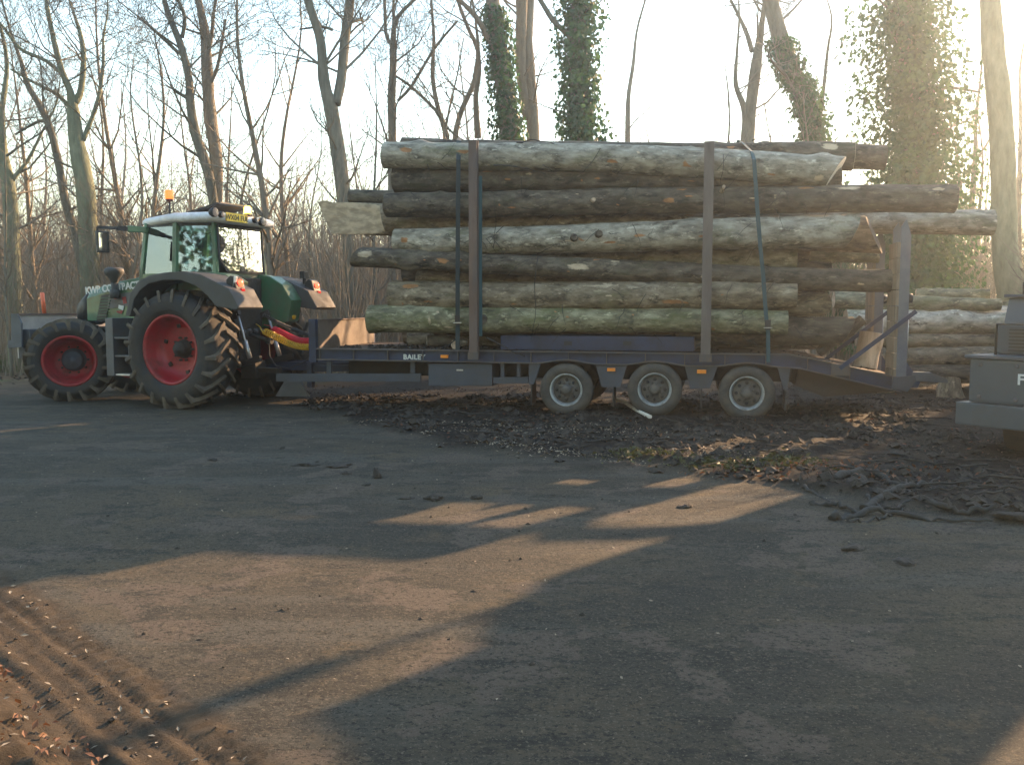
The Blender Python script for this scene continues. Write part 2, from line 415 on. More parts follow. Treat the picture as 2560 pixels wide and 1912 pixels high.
M['bark_dark'] = bark('dark_ridged_bark', [(0.05562, 0.04585, 0.03658), (0.105, 0.08712, 0.06724), (0.1606, 0.1376, 0.1038)], (0.07416, 0.07449, 0.0445), 0.36, (0.4696, 0.2521, 0.1088), 0.29, 0.9)
M['bark_green'] = bark('mossy_green_bark', [(0.1144, 0.1061, 0.07001), (0.202, 0.1873, 0.1184), (0.3232, 0.3059, 0.2047)], (0.1144, 0.1248, 0.04847), 0.42, (0.4039, 0.3621, 0.2585), 0.33)
M['bark_brown'] = bark('brown_grey_bark', [(0.1164, 0.09169, 0.06398), (0.2109, 0.1685, 0.1163), (0.3054, 0.2562, 0.1861)], (0.1454, 0.1416, 0.0698), 0.36, (0.5817, 0.2966, 0.128), 0.28)
M['bark_white'] = bark('pale_birch_bark', [(0.3024, 0.2722, 0.2117), (0.5443, 0.499, 0.4082), (0.7258, 0.6804, 0.5746)], (0.2419, 0.2722, 0.1361), 0.4, (0.1361, 0.1134, 0.09072), 0.36)
M['cut'] = mat('sawn_wood', [(0.4352, 0.32, 0.2176), (0.6016, 0.4736, 0.3456)], 3, (1, 4, 4), rough=0.85, bump=0.3, dirt=(0.256, 0.1792, 0.1152), dirt_amt=0.42)
M['cut_pale'] = mat('pale_sawn_wood', [(0.512, 0.4608, 0.3968), (0.6912, 0.64, 0.5632)], 3, (1, 6, 6), rough=0.85, bump=0.3, dirt=(0.384, 0.3328, 0.2688), dirt_amt=0.4)
M['cut_dark'] = mat('weathered_log_end', [(0.10, 0.07, 0.05), (0.17, 0.12, 0.085)], 4, (1, 4, 4), rough=0.9, bump=0.4)
M['torn'] = mat('torn_orange_wood', [(0.336, 0.16, 0.064), (0.44, 0.272, 0.144)], 6, (0.6, 4, 4), rough=0.9, bump=0.5)
M['splinter'] = mat('pale_splintered_wood', [(0.4, 0.288, 0.176), (0.528, 0.416, 0.288)], 6, (0.6, 5, 5), rough=0.9, bump=0.6)
M['trunk'] = mat('grey_brown_tree_bark', [(0.1092, 0.1019, 0.08008), (0.2184, 0.1966, 0.1529)], 5, (2, 2, 0.5), rough=0.95, bump=0.7, bscale=14, spec=0.2)
M['trunk_brown'] = mat('tan_tree_bark', [(0.17, 0.14, 0.105), (0.28, 0.235, 0.18)], 5, (2, 2, 0.5), rough=0.95, bump=0.7, bscale=14, spec=0.2)
M['trunk_green'] = mat('lichen_tree_bark', [(0.1383, 0.1456, 0.09464), (0.2475, 0.2548, 0.1747)], 4, (2, 2, 0.6), rough=0.95, bump=0.7, bscale=14, spec=0.2)
M['twig'] = mat('brown_twigs', [(0.165, 0.135, 0.10), (0.30, 0.25, 0.19)], 0.35, rough=0.9, rnd=False, spec=0.2)
M['twig_dark'] = mat('grey_twigs', [(0.14, 0.125, 0.10), (0.25, 0.22, 0.18)], 0.5, rough=0.9, rnd=False, spec=0.2)
M['ivy'] = translucent('ivy_leaves', (0.026, 0.075, 0.028), (0.075, 0.15, 0.042), 0.4, 2.0)
M['dead_leaf'] = translucent('dead_leaves', (0.0992, 0.0372, 0.0155), (0.186, 0.0806, 0.031), 0.25, 8.0)
M['leaf_brown'] = translucent('brown_leaf_litter', (0.02976, 0.0186, 0.01042), (0.0558, 0.03348, 0.01674), 0.15, 8.0)
M['moss'] = translucent('yellow_green_moss', (0.0403, 0.04836, 0.01209), (0.0806, 0.0806, 0.02418), 0.25, 6.0)
M['chip'] = mat('wood_chip', [(0.208, 0.1625, 0.1105), (0.3575, 0.299, 0.221)], 9, rough=0.9, rnd=False)
M['root'] = mat('muddy_root_bark', [(0.0234, 0.02145, 0.0195), (0.0468, 0.0429, 0.03705)], 8, rough=0.9, bump=0.6)
M['clod'] = mat('dark_mud_clod', [(0.022, 0.018, 0.014), (0.05, 0.04, 0.03)], 12, rough=0.95, bump=0.8)
M['grass'] = translucent('verge_grass', (0.06, 0.09, 0.02), (0.12, 0.15, 0.04), 0.3, 2.0)
# ------------------------------------------------------------------ ground
BX = [-60, -30, -12, -8, -3.8, -1.35, 0.92, 2.15, 3.78, 6, 12, 60]
BY = [30, 28, 24, 21, 14.6, 10.9, 9.4, 7.9, 6.6, 5.5, 4.0, 2.0]
def ss(x):
    x = np.clip(x, 0, 1); return x * x * (3 - 2 * x)
def mud_mask(X, Y):
    return ss((Y - np.interp(X, BX, BY) + 1.3 * fbm(X * 0.9, Y * 0.9, 4, 11)) / 0.5 + 0.5)
def ground_z(X, Y):
    X = np.asarray(X, float); Y = np.asarray(Y, float)
    m = mud_mask(X, Y)
    z = 0.012 * fbm(X * 0.8, Y * 0.8, 3, 1) + 0.004 * fbm(X * 6, Y * 6, 2, 5)
    near = 1 - ss((Y - 13) / 4)
    z = z + m * (0.02 + 0.07 * np.maximum(fbm(X * 1.6, Y * 1.6, 4, 21), -0.2) + 0.05 * np.abs(fbm(X * 7, Y * 7, 3, 31))) * (0.35 + 0.65 * near)
    # rutted right-hand mud, thrown up towards the yard edge
    rt = ss((X - 1.5) / 2) * m * ss((12 - Y) / 2)
    z = z + rt * 0.10 * np.maximum(0, fbm(X * 1.1, Y * 2.2, 4, 41) + 0.1)
    # tyre ruts in the corner nearest the camera
    u = X + Y + 0.03 * fbm(X * 1.5, Y * 1.5, 2, 7); v = Y - X
    k = ss((2.2 - u) / 0.05) * ss((v - 2.5) / 0.5) * ss((u - 0.6) / 0.2)
    groove = 0.008 * np.sin(2 * math.pi * (u - 1.5) / 0.125) + 0.003 * np.sin(2 * math.pi * (u - 1.5) / 0.057 + 1) + 0.016 * fbm(u * 9, v * 0.5, 2, 13)
    z = z + k * (groove - 0.02 + 0.008 * fbm(X * 8, Y * 8, 3, 15))
    teeth = np.clip(np.sin(v * 46 + 3 * u) * 1.5, -1, 1)
    z = z + np.exp(-((u - 2.1) / 0.05) ** 2) * ss((v - 2.5) / 0.5) * (0.02 + 0.005 * teeth + 0.02 * fbm(X * 9, Y * 9, 3, 19))
    heap = ss((1.56 - u) / 0.3) * ss((v - 3) / 0.5)
    z = z + heap * (0.03 + 0.12 * np.abs(fbm(X * 5, Y * 5, 4, 17)))
    far = ss((Y - 40) / 60)
    z = z + far * 0.6 * fbm(X * 0.03, Y * 0.03, 2, 3)
    return z
def gz(x, y): return float(ground_z(np.array([x]), np.array([y]))[0])

def build_ground():
    xs = np.concatenate([-np.geomspace(200, 9.2, 36), np.arange(-9, -3.5, 0.07), np.arange(-3.5, 4.5, 0.03), np.arange(4.5, 9, 0.06), np.geomspace(9.1, 200, 36)])
    ys = np.concatenate([-np.geomspace(60, 1, 14), np.linspace(-0.5, 2.4, 10), np.geomspace(2.5, 22, 330), np.geomspace(22.4, 300, 40)])
    X, Y = np.meshgrid(xs, ys, indexing='ij')
    Z = ground_z(X, Y)
    V = np.stack([X, Y, Z], -1).reshape(-1, 3)
    idx = np.arange(X.size).reshape(X.shape)
    F = np.stack([idx[:-1, :-1], idx[1:, :-1], idx[1:, 1:], idx[:-1, 1:]], -1).reshape(-1, 4)
    m = bpy.data.materials.new('yard_ground'); m.use_nodes = True
    n = m.node_tree.nodes; L = m.node_tree.links; b = n['Principled BSDF']
    b.inputs['Roughness'].default_value = 0.9; b.inputs['Specular IOR Level'].default_value = 0.3
    tc = n.new('ShaderNodeTexCoord')
    def noise(scale, detail=6, stretch=None, rot=0, loc=(0, 0, 0), rough=0.6):
        no = n.new('ShaderNodeTexNoise'); no.inputs['Scale'].default_value = scale; no.inputs['Detail'].default_value = detail; no.inputs['Roughness'].default_value = rough
        mp = n.new('ShaderNodeMapping'); mp.inputs['Location'].default_value = loc; mp.inputs['Rotation'].default_value = (0, 0, rot)
        mp.inputs['Scale'].default_value = stretch or (1, 1, 1)
        L.new(tc.outputs['Object'], mp.inputs['Vector']); L.new(mp.outputs[0], no.inputs['Vector'])
        return no.outputs['Fac']
    def ramp(v, a, b_):
        r = n.new('ShaderNodeMapRange'); r.inputs['From Min'].default_value = a; r.inputs['From Max'].default_value = b_; r.interpolation_type = 'SMOOTHSTEP'
        L.new(v, r.inputs['Value']); return r.outputs[0]
    def mix(f, a, c):
        x = n.new('ShaderNodeMix'); x.data_type = 'RGBA'
        if isinstance(f, float): x.inputs['Factor'].default_value = f
        else: L.new(f, x.inputs['Factor'])
        for s, q in (('A', a), ('B', c)):
            if isinstance(q, tuple): x.inputs[s].default_value = (*q, 1)
            else: L.new(q, x.inputs[s])
        return x.outputs['Result']
    def mul(a, k0, k1):
        r = n.new('ShaderNodeMapRange'); r.inputs['To Min'].default_value = k0; r.inputs['To Max'].default_value = k1; L.new(a, r.inputs['Value']); return r.outputs[0]
    def attr(nm):
        a = n.new('ShaderNodeAttribute'); a.attribute_name = nm; return a.outputs['Fac']
    c = mix(ramp(noise(0.5, 7), 0.40, 0.60), (0.03823, 0.03435, 0.02635), (0.07136, 0.05725, 0.03733))
    c = mix(ramp(noise(1.0, 6, (0.14, 1.6, 1), R_(39), (3, 3, 0)), 0.5, 0.64), c, (0.07136, 0.06615, 0.0527))
    c = mix(ramp(noise(0.9, 8, None, 0, (1, 8, 0), 0.7), 0.54, 0.66), c, (0.09558, 0.06997, 0.03953))
    c = mix(ramp(noise(1.3, 4, None, 0, (9, 4, 0), 0.55), 0.555, 0.58), c, (0.09101, 0.07125, 0.0538))
    c = mix(ramp(noise(2.3, 10, (1, 1.8, 1), R_(20), (4, 1, 0), 0.75), 0.51, 0.60), c, (0.02803, 0.02608, 0.02086))
    c = mix(ramp(noise(9, 8, (1, 1.6, 1), R_(20), (2, 5, 0), 0.8), 0.545, 0.62), c, (0.02039, 0.01845, 0.01427))
    c = mix(ramp(noise(14, 7, None, 0, (6, 2, 0), 0.8), 0.55, 0.63), c, (0.09941, 0.08015, 0.0527))
    c = mix(ramp(noise(34, 5, None, 0, (0, 0, 0), 0.8), 0.53, 0.60), c, (0.01657, 0.01526, 0.01208))
    c = mix(ramp(noise(60, 4, None, 0, (4, 4, 0), 0.8), 0.56, 0.63), c, (0.1274, 0.1094, 0.07906))
    rutc = mix(ramp(noise(6, 6), 0.35, 0.7), (0.05, 0.036, 0.022), (0.092, 0.066, 0.04))
    c = mix(attr('rut'), c, rutc)
    mud = mix(ramp(noise(3, 8), 0.35, 0.65), (0.008, 0.0065, 0.005), (0.017, 0.013, 0.009))
    mud = mix(ramp(noise(22, 5, None, 0, (7, 1, 0), 0.75), 0.53, 0.62), mud, (0.034, 0.026, 0.018))
    c = mix(attr('mud'), c, mud)
    fl = mix(ramp(noise(1.2, 8), 0.35, 0.65), (0.075, 0.052, 0.032), (0.17, 0.115, 0.065))
    fl = mix(ramp(noise(0.6, 5, None, 0, (2, 2, 0)), 0.55, 0.7), fl, (0.075, 0.09, 0.03))
    c = mix(attr('forest'), c, fl)
    L.new(c, b.inputs['Base Color'])
    bp = n.new('ShaderNodeBump'); bp.inputs['Strength'].default_value = 1.0; bp.inputs['Distance'].default_value = 0.03
    L.new(noise(16, 10, None, 0, (0, 0, 0), 0.8), bp.inputs['Height']); L.new(bp.outputs[0], b.inputs['Normal'])
    o = np_mesh('ground', V, F, m)
    Xf = X.ravel(); Yf = Y.ravel()
    for nm, val in (('mud', mud_mask(Xf, Yf)),
                    ('forest', ss((Yf + 0.35 * np.abs(Xf - 4) - 21 + 2 * fbm(Xf * 0.4, Yf * 0.4, 3, 51)) / 3)),
                    ('rut', np.clip(ss((2.25 + 0.15 * fbm(Xf * 4, Yf * 4, 3, 9) - (Xf + Yf)) / 0.12) * ss((Yf - Xf - 2.5) / 0.5), 0, 1))):
        a = o.data.attributes.new(nm, 'FLOAT', 'POINT'); a.data.foreach_set('value', val.astype(np.float32))
    tag(o, kind='structure')
build_ground()

def build_hill():
    xs = np.linspace(-190, 190, 90); ys = np.linspace(110, 290, 40)
    X, Y = np.meshgrid(xs, ys, indexing='ij')
    Z = -1 + 15 * ss((Y - 110) / 120) * ss((10 - X) / 90) + 3 * ss((Y - 130) / 80) + 3 * fbm(X * 0.02, Y * 0.02, 4, 2) * ss((Y - 120) / 60)
    idx = np.arange(X.size).reshape(X.shape)
    F = np.stack([idx[:-1, :-1], idx[1:, :-1], idx[1:, 1:], idx[:-1, 1:]], -1).reshape(-1, 4)
    o = np_mesh('hill', np.stack([X, Y, Z], -1).reshape(-1, 3), F, mat('wooded_hillside', [(0.10, 0.075, 0.055), (0.17, 0.13, 0.095)], 0.25, rough=1, rnd=False))
    tag(o, kind='structure')
build_hill()

# ------------------------------------------------------------------ trailer
T = Frame(2.057, 12.74, R_(-12))
tr = empty('low_loader_trailer', (2.057, 12.74, 0), R_(-12))
tag(tr, 'navy blue three axle low loader trailer carrying the logs, lettered on its side rail', 'trailer')
def TX(px, py, y=0.0):
    p = T.aty(px, py, y); return p.x, p.z
HW = 2.5
def smooth_step(x, a, b):
    t = max(0, min(1, (x - a) / (b - a))); return t * t * (3 - 2 * t)
def rail_top(x):
    if x < 1.85: return 0.945 - 0.002 * x
    if x < 2.15: return 0.941 - 0.05 * (x - 1.85) / 0.3
    return 0.891 - (x - 2.15) * 0.215
def rail_bot(x):
    b = 0.785 - 0.004 * (x + 5.2) - 0.0
    if x > 1.7: b = b - smooth_step(x, 1.7, 2.1) * 0.012
    if x > 2.0: b = b - (x - 2.0) * 0.225
    for c in (-1.29, 0.0, 1.30):
        d = abs(x - c)
        if d < 0.48: b += 0.055 * (0.5 + 0.5 * math.cos(math.pi * d / 0.48))
    return b
X0, X1 = -5.26, 3.34
def side_rail(y, name, s):
    xs = [X0 + (X1 - X0) * i / 110 for i in range(111)]
    m = MB()
    poly = [(x, rail_bot(x) + 0.012) for x in xs] + [(x, rail_top(x) - 0.012) for x in reversed(xs)]
    # web as quads
    for a, b in zip(xs[:-1], xs[1:]):
        q = [(a, rail_bot(a)), (b, rail_bot(b)), (b, rail_top(b)), (a, rail_top(a))]
        m.add([(u, y + s * 0.055, v) for u, v in q] + [(u, y + s * 0.067, v) for u, v in q],
              [(0, 1, 2, 3), (7, 6, 5, 4), (0, 4, 5, 1), (3, 2, 6, 7)])
    o = m.build(name, M['blue'], tr, weld=True)
    fl = MB()
    for fn, h0, h1 in ((rail_top, -0.014, 0.004), (rail_bot, -0.006, 0.012)):
        for a, b in zip(xs[:-1], xs[1:]):
            vs = []
            for u in (a, b):
                z = fn(u)
                vs += [(u, y, z + h0), (u, y + s * 0.12, z + h0), (u, y + s * 0.12, z + h1), (u, y, z + h1)]
            fl.add(vs, [(0, 4, 5, 1), (1, 5, 6, 2), (2, 6, 7, 3), (3, 7, 4, 0)])
    fl.build('flange', M['blue_worn'], o, weld=True)
    k = 0
    x = X0 + 0.08
    while x < X1:
        r = MB(); r.box(x - 0.006, x + 0.006, min(y + s * 0.012, y + s * 0.055), max(y + s * 0.012, y + s * 0.055), rail_bot(x) + 0.013, rail_top(x) - 0.0145)
        r.build('rib', M['blue_worn'], o)
        x += 0.56
    return o
rail = side_rail(0.0, 'side_rail', 1)
side_rail(HW, 'side_rail', -1)
# deck planks lying lengthwise on cross members
nb = 10
for i in range(nb):
    y0 = 0.13 + (HW - 0.26) * i / nb; y1 = y0 + (HW - 0.26) / nb - 0.012
    m = MB()
    xs = [X0 + 0.02, -3.5, -1.5, 0.5, 1.85, 2.15, X1 - 0.02]
    for a, b in zip(xs[:-1], xs[1:]):
        dz = 0.002 * (i % 3)
        vs = []
        for u in (a, b):
            z = rail_top(u) - 0.006 + dz
            vs += [(u, y0, z - 0.04), (u, y1, z - 0.04), (u, y1, z), (u, y0, z)]
        m.add(vs, [(0, 4, 5, 1), (1, 5, 6, 2), (2, 6, 7, 3), (3, 7, 4, 0)] + ([(0, 1, 2, 3)] if a == xs[0] else []) + ([(7, 6, 5, 4)] if b == xs[-1] else []))
    m.build('plank', M['deck'], tr, weld=True)
# chassis under the deck
m = MB()
for y in (0.75, 1.6):
    m.box(-5.0, 2.0, y, y + 0.15, 0.5, 0.88)
for x in [-4.9 + 0.55 * i for i in range(13)]:
    m.box(x, x + 0.06, 0.07, HW - 0.07, 0.78, 0.895)
m.build('chassis', M['chassis'], tr)
m = MB(); m.prism([(2.0, 0.88), (3.3, 0.60), (3.3, 0.44), (2.35, 0.34), (1.95, 0.5)], 0.2, HW - 0.2)
m.build('tail_frame', mat('rusty_underside', [(0.05, 0.03, 0.024), (0.085, 0.055, 0.042)], 5, rough=0.85, dirt=MUD, dirt_amt=0.5), tr)
# headboard across the front, corner post, drawbar
m = MB(); m.box(X0 - 0.02, X0 + 0.05, 0.09, HW - 0.02, 0.955, 1.39)
hb = m.build('headboard', M['headboard'], tr, bevel=0.006)
m = MB(); m.box(X0 - 0.03, X0 + 0.065, 0.09, HW - 0.02, 1.392, 1.412); m.build('cap_rail', M['rust'], hb)
m = MB(); m.box(X0 - 0.085, X0 + 0.03, -0.01, 0.085, 0.74, 1.415); m.build('corner_post', M['blue'], tr, bevel=0.008)
m = MB(); m.box(X0 - 0.085, X0 + 0.03, HW - 0.015, HW + 0.08, 0.74, 1.415); m.build('corner_post', M['blue'], tr, bevel=0.008)
m = MB()
m.bar(T.l(T.w(-5.0, 0.9, 0.62)), (-6.9, 1.15, 0.60), 0.12, 0.14); m.bar((-5.0, 1.6, 0.62), (-6.9, 1.3, 0.60), 0.12, 0.14)
m.box(-7.05, -6.8, 1.13, 1.33, 0.52, 0.68)
m.tube([(-7.05, 1.23, 0.6), (-7.2, 1.23, 0.6)], 0.05, 12)
m.build('drawbar', M['blue'], tr)
# landing foot
def quad_px(pts, y, th, name, mt, parent=tr, bevel=0.004):
    m = MB(); m.prism([TX(px, py, y) for px, py in pts], y, y + th); return m.build(name, mt, parent, bevel=bevel)
quad_px([(712, 950), (750, 950), (772, 991), (688, 991)], 0.55, 0.04, 'mud_flap', M['step_grey'])
m = MB(); m.box(-5.62, -5.54, 0.5, 0.62, 0.3, 0.7); m.bar((-5.58, 0.56, 0.6), (-5.0, 0.85, 0.6), 0.08, 0.1); m.build('foot_bracket', M['blue'], tr)
# under-run guards
gd = quad_px([(690, 934), (1051, 934), (1051, 954), (690, 954)], 0.06, 0.05, 'side_guard', M['blue_grey'])
for a, b in ((816, 828), (1026, 1037)):
    quad_px([(a, 903), (b, 903), (b, 933), (a, 933)], 0.075, 0.04, 'guard_upright', M['blue_grey'], gd)
gd = quad_px([(1233, 943), (1321, 943), (1321, 959), (1233, 959)], 0.06, 0.05, 'side_guard', M['blue_grey'])
for a, b in ((1252, 1261), (1292, 1301)):
    quad_px([(a, 908), (b, 908), (b, 942), (a, 942)], 0.075, 0.04, 'guard_upright', M['blue_grey'], gd)
bx = quad_px([(1071, 909), (1230, 909), (1230, 965), (1071, 965)], 0.05, 0.5, 'toolbox', M['blue_grey'], bevel=0.012)
m = MB(); x, z = TX(1150, 925, 0.05); m.box(x - 0.05, x + 0.05, 0.032, 0.049, z - 0.012, z + 0.012); m.build('latch', M['steel'], bx)
# mudguard plates between the wheels
for pts in ([(1322, 909), (1352, 909), (1335, 961), (1322, 961)], [(1490, 914), (1568, 914), (1550, 968), (1504, 968)],
            [(1712, 916), (1794, 916), (1774, 972), (1725, 972)], [(1944, 919), (1976, 919), (1969, 977), (1960, 977)]):
    quad_px(pts, 0.03, 0.04, 'mudguard', M['blue_grey'])
for x in (-1.82, -0.6, 0.66, 1.82):
    m = MB(); m.box(x - 0.01, x + 0.01, 0.05, 0.4, 0.15, 0.55); m.build('mud_flap', M['black'], tr)
for px, py, ww, hh, y in ((1111, 891, 20, 8, 0.02), (1528, 924, 20, 8, 0.0), (1754, 929, 22, 9, 0.0)):
    x, z = TX(px, py, y); s = 1 / 172.0
    m = MB(); m.box(x - ww / 2 * s, x + ww / 2 * s, y - 0.012, y + 0.032, z - hh / 2 * s, z + hh / 2 * s)
    m.build('marker_light', M['orange'], tr, bevel=0.005)
def lettering(body, size, parent, loc, rot, mt, bold=0.0, extrude=0.002, name='lettering', align='LEFT', space=1.0):
    cu = bpy.data.curves.new(name, 'FONT'); cu.body = body; cu.size = size; cu.extrude = extrude; cu.offset = bold; cu.align_x = align; cu.space_character = space
    tmp = bpy.data.objects.new('tmp', cu); COL.objects.link(tmp)
    me = bpy.data.meshes.new_from_object(tmp.evaluated_get(bpy.context.evaluated_depsgraph_get()))
    bpy.data.objects.remove(tmp); me.materials.clear()
    o = link_mesh(name, me, mt, parent, loc, rot)
    return o
x, z = TX(1008, 896.5, 0.05)
lettering('BAiLEY', 0.105, tr, (x, 0.0525, z - 0.008), (R_(90), 0, 0), M['white_print'], 0.004, space=1.12)
# spring box in the middle of the deck: blue panel under the logs
m = MB(); m.box(-2.35, 0.55, 0.32, HW - 0.3, 0.955, 1.17)
sp = m.build('wheel_box', M['blue'], tr, bevel=0.01)
for px in (1420, 1568):
    x, z = TX(px, 858, 0.32); m = MB(); m.box(x - 0.06, x + 0.06, 0.312, 0.319, z - 0.03, z + 0.03); m.build('slot', M['black'], sp)

def trailer_wheel(x, y, s, z=0.395):
    wl = sub_empty('wheel', tr, (x, y, z), (0, 0, 0) if s > 0 else (0, 0, R_(180)))
    Rt, W = 0.395, 0.25
    m = MB()
    pr = [(0.02, 0.235), (0.0, 0.25), (-0.012, 0.30), (-0.008, 0.345), (0.02, 0.375)]
    for i in range(5): pr += [(0.035 + i * 0.036, 0.392), (0.055 + i * 0.036, 0.393), (0.058 + i * 0.036, 0.378), (0.066 + i * 0.036, 0.378)]
    pr += [(0.225, 0.38), (0.258, 0.345), (0.262, 0.30), (0.25, 0.25), (0.23, 0.235)]
    m.lathe(pr, 48); m.build('tyre', M['t_tyre'], wl)
    m = MB(); m.lathe([(0.23, 0.236), (0.012, 0.236), (0.004, 0.244), (-0.002, 0.240), (0.008, 0.222), (0.03, 0.212), (0.05, 0.205), (0.09, 0.2)], 48)
    m.build('rim', M['t_rim'], wl)
    m = MB(); m.lathe([(0.09, 0.2), (0.075, 0.17), (0.06, 0.12), (0.058, 0.085), (0.03, 0.075), (0.0, 0.062), (-0.01, 0.045), (-0.012, 0.0)], 32)
    for k in range(8):
        a = 2 * math.pi * (k + 0.5) / 8
        m.lathe([(0.062, 0.014), (0.035, 0.014), (0.03, 0.0)], 8, c=(0.105 * math.cos(a), 0, 0.105 * math.sin(a)))
    m.build('hub', M['t_hub'], wl)
    for k in range(8):
        a = 2 * math.pi * k / 8; hl = MB()
        hl.lathe([(0.078, 0.024), (0.054, 0.024), (0.054, 0.0)], 10, c=(0.147 * math.cos(a), 0, 0.147 * math.sin(a)))
        hl.build('hand_hole', M['black'], wl)
for x, z in ((-1.29, 0.385), (0.0, 0.415), (1.29, 0.385)):
    trailer_wheel(x, 0.0, 1, z); trailer_wheel(x, HW, -1, z)
    m = MB(); m.tube([(x, 0.2, z), (x, HW - 0.2, z)], 0.06, 12); m.build('axle', M['chassis'], tr)
# loading ramps folded upright at the tail
def ramp(y0, y1, x0, zt):
    rp = sub_empty('loading_ramp', tr)
    m = MB(); m.prism([(x0 + 0.02, 0.52), (x0 + 0.15, 0.52), (x0 + 0.15, zt - 0.22), (x0 + 0.085, zt), (x0 + 0.02, zt - 0.1)], y0, y0 + 0.05)
    m.prism([(x0 + 0.02, 0.52), (x0 + 0.15, 0.52), (x0 + 0.15, zt - 0.22), (x0 + 0.085, zt), (x0 + 0.02, zt - 0.1)], y1 - 0.05, y1)
    m.build('side_channel', M['ramp_steel'], rp, bevel=0.004)
    z = 0.55; k = 0
    while z + 0.2 < zt - 0.1:
        m = MB(); m.box(x0 - 0.02, x0 + 0.025, y0 + 0.003, y1 - 0.003, z, z + 0.205); m.build('tread_board', M['ramp_wood'], rp, bevel=0.003); z += 0.215; k += 1
    m = MB(); m.prism([(x0 + 0.15, 0.62), (x0 + 0.15, 0.86), (x0 + 0.33, 0.58), (x0 + 0.30, 0.5), (x0, 0.5)], y0 + 0.005, y0 + 0.03); m.build('gusset', M['blue'], rp)
    for zz in (1.72,):
        m = MB(); m.tube([(x0 + 0.15, y0 + 0.1, zz), (x0 + 0.21, y0 + 0.1, zz)], 0.065, 12); m.build('hook', M['black'], rp)
    m = MB(); m.tube([(x0 + 0.17, y0 + 0.1, 0.9), (x0 + 0.165, y0 + 0.1, 1.45)], 0.012, 6); m.build('rod', M['steel'], rp)
ramp(0.03, 0.58, 3.24, 2.78); ramp(1.75, 2.3, 3.24, 2.78)
for y, a, b in ((0.0, (2290, 778), (2099, 921)), (1.72, None, None)):
    m = MB()
    if a: p = TX(*a, y); q = TX(*b, y)
    m.bar((p[0], y - 0.012, p[1]), (q[0], y - 0.012, q[1]), 0.02, 0.055); m.build('ramp_strut', M['blue'], tr)
m = MB(); x, z = TX(2099, 921, 0); m.box(x - 0.11, x + 0.13, -0.02, -0.003, z - 0.1, z + 0.06); m.build('strut_bracket', M['blue_worn'], tr, bevel=0.004)
m = MB(); m.prism([TX(2282, 930), TX(2330, 932), TX(2370, 948), TX(2372, 958), TX(2280, 952)], 0.03, 0.13); m.build('light_bar', M['step_grey'], tr, bevel=0.004)
m = MB(); m.prism([TX(2232, 943), TX(2288, 938), TX(2290, 952), TX(2268, 980), TX(2228, 970)], -0.012, -0.002); m.build('end_plate', M['blue_grey'], tr, bevel=0.003)
m = MB(); m.box(3.32, 3.42, 0.1, HW, 0.5, 0.6); m.build('rear_beam', M['blue_grey'], tr)
# upright stakes holding the load (they sit in pockets of the rail: parts of the trailer)
def stake(px, ytop, w_, mt, ybase, far=False):
    x, zt = TX(px, ytop, -0.02)
    y = -0.085 if not far else HW + 0.005
    m = MB(); h = w_ / 2
    m.box(x - h, x + h, y, y + 0.014, ybase, zt); m.box(x - h, x + h, y + 0.096, y + 0.11, ybase, zt); m.box(x - 0.006, x + 0.006, y + 0.0145, y + 0.0955, ybase, zt)
    o = m.build('stake', mt, tr)
    m = MB(); m.box(x - h - 0.02, x + h + 0.02, y - 0.012, y - 0.002, ybase - 0.01, ybase + 0.1); m.build('stake_pocket', M['blue_worn'], o, bevel=0.003)
stake(1184, 352, 0.125, M['rust'], 0.83); stake(1773.5, 355, 0.135, M['stake2'], 0.84)
stake(1184, 380, 0.125, M['rust'], 0.85, True); stake(1773.5, 390, 0.135, M['stake2'], 0.85, True)

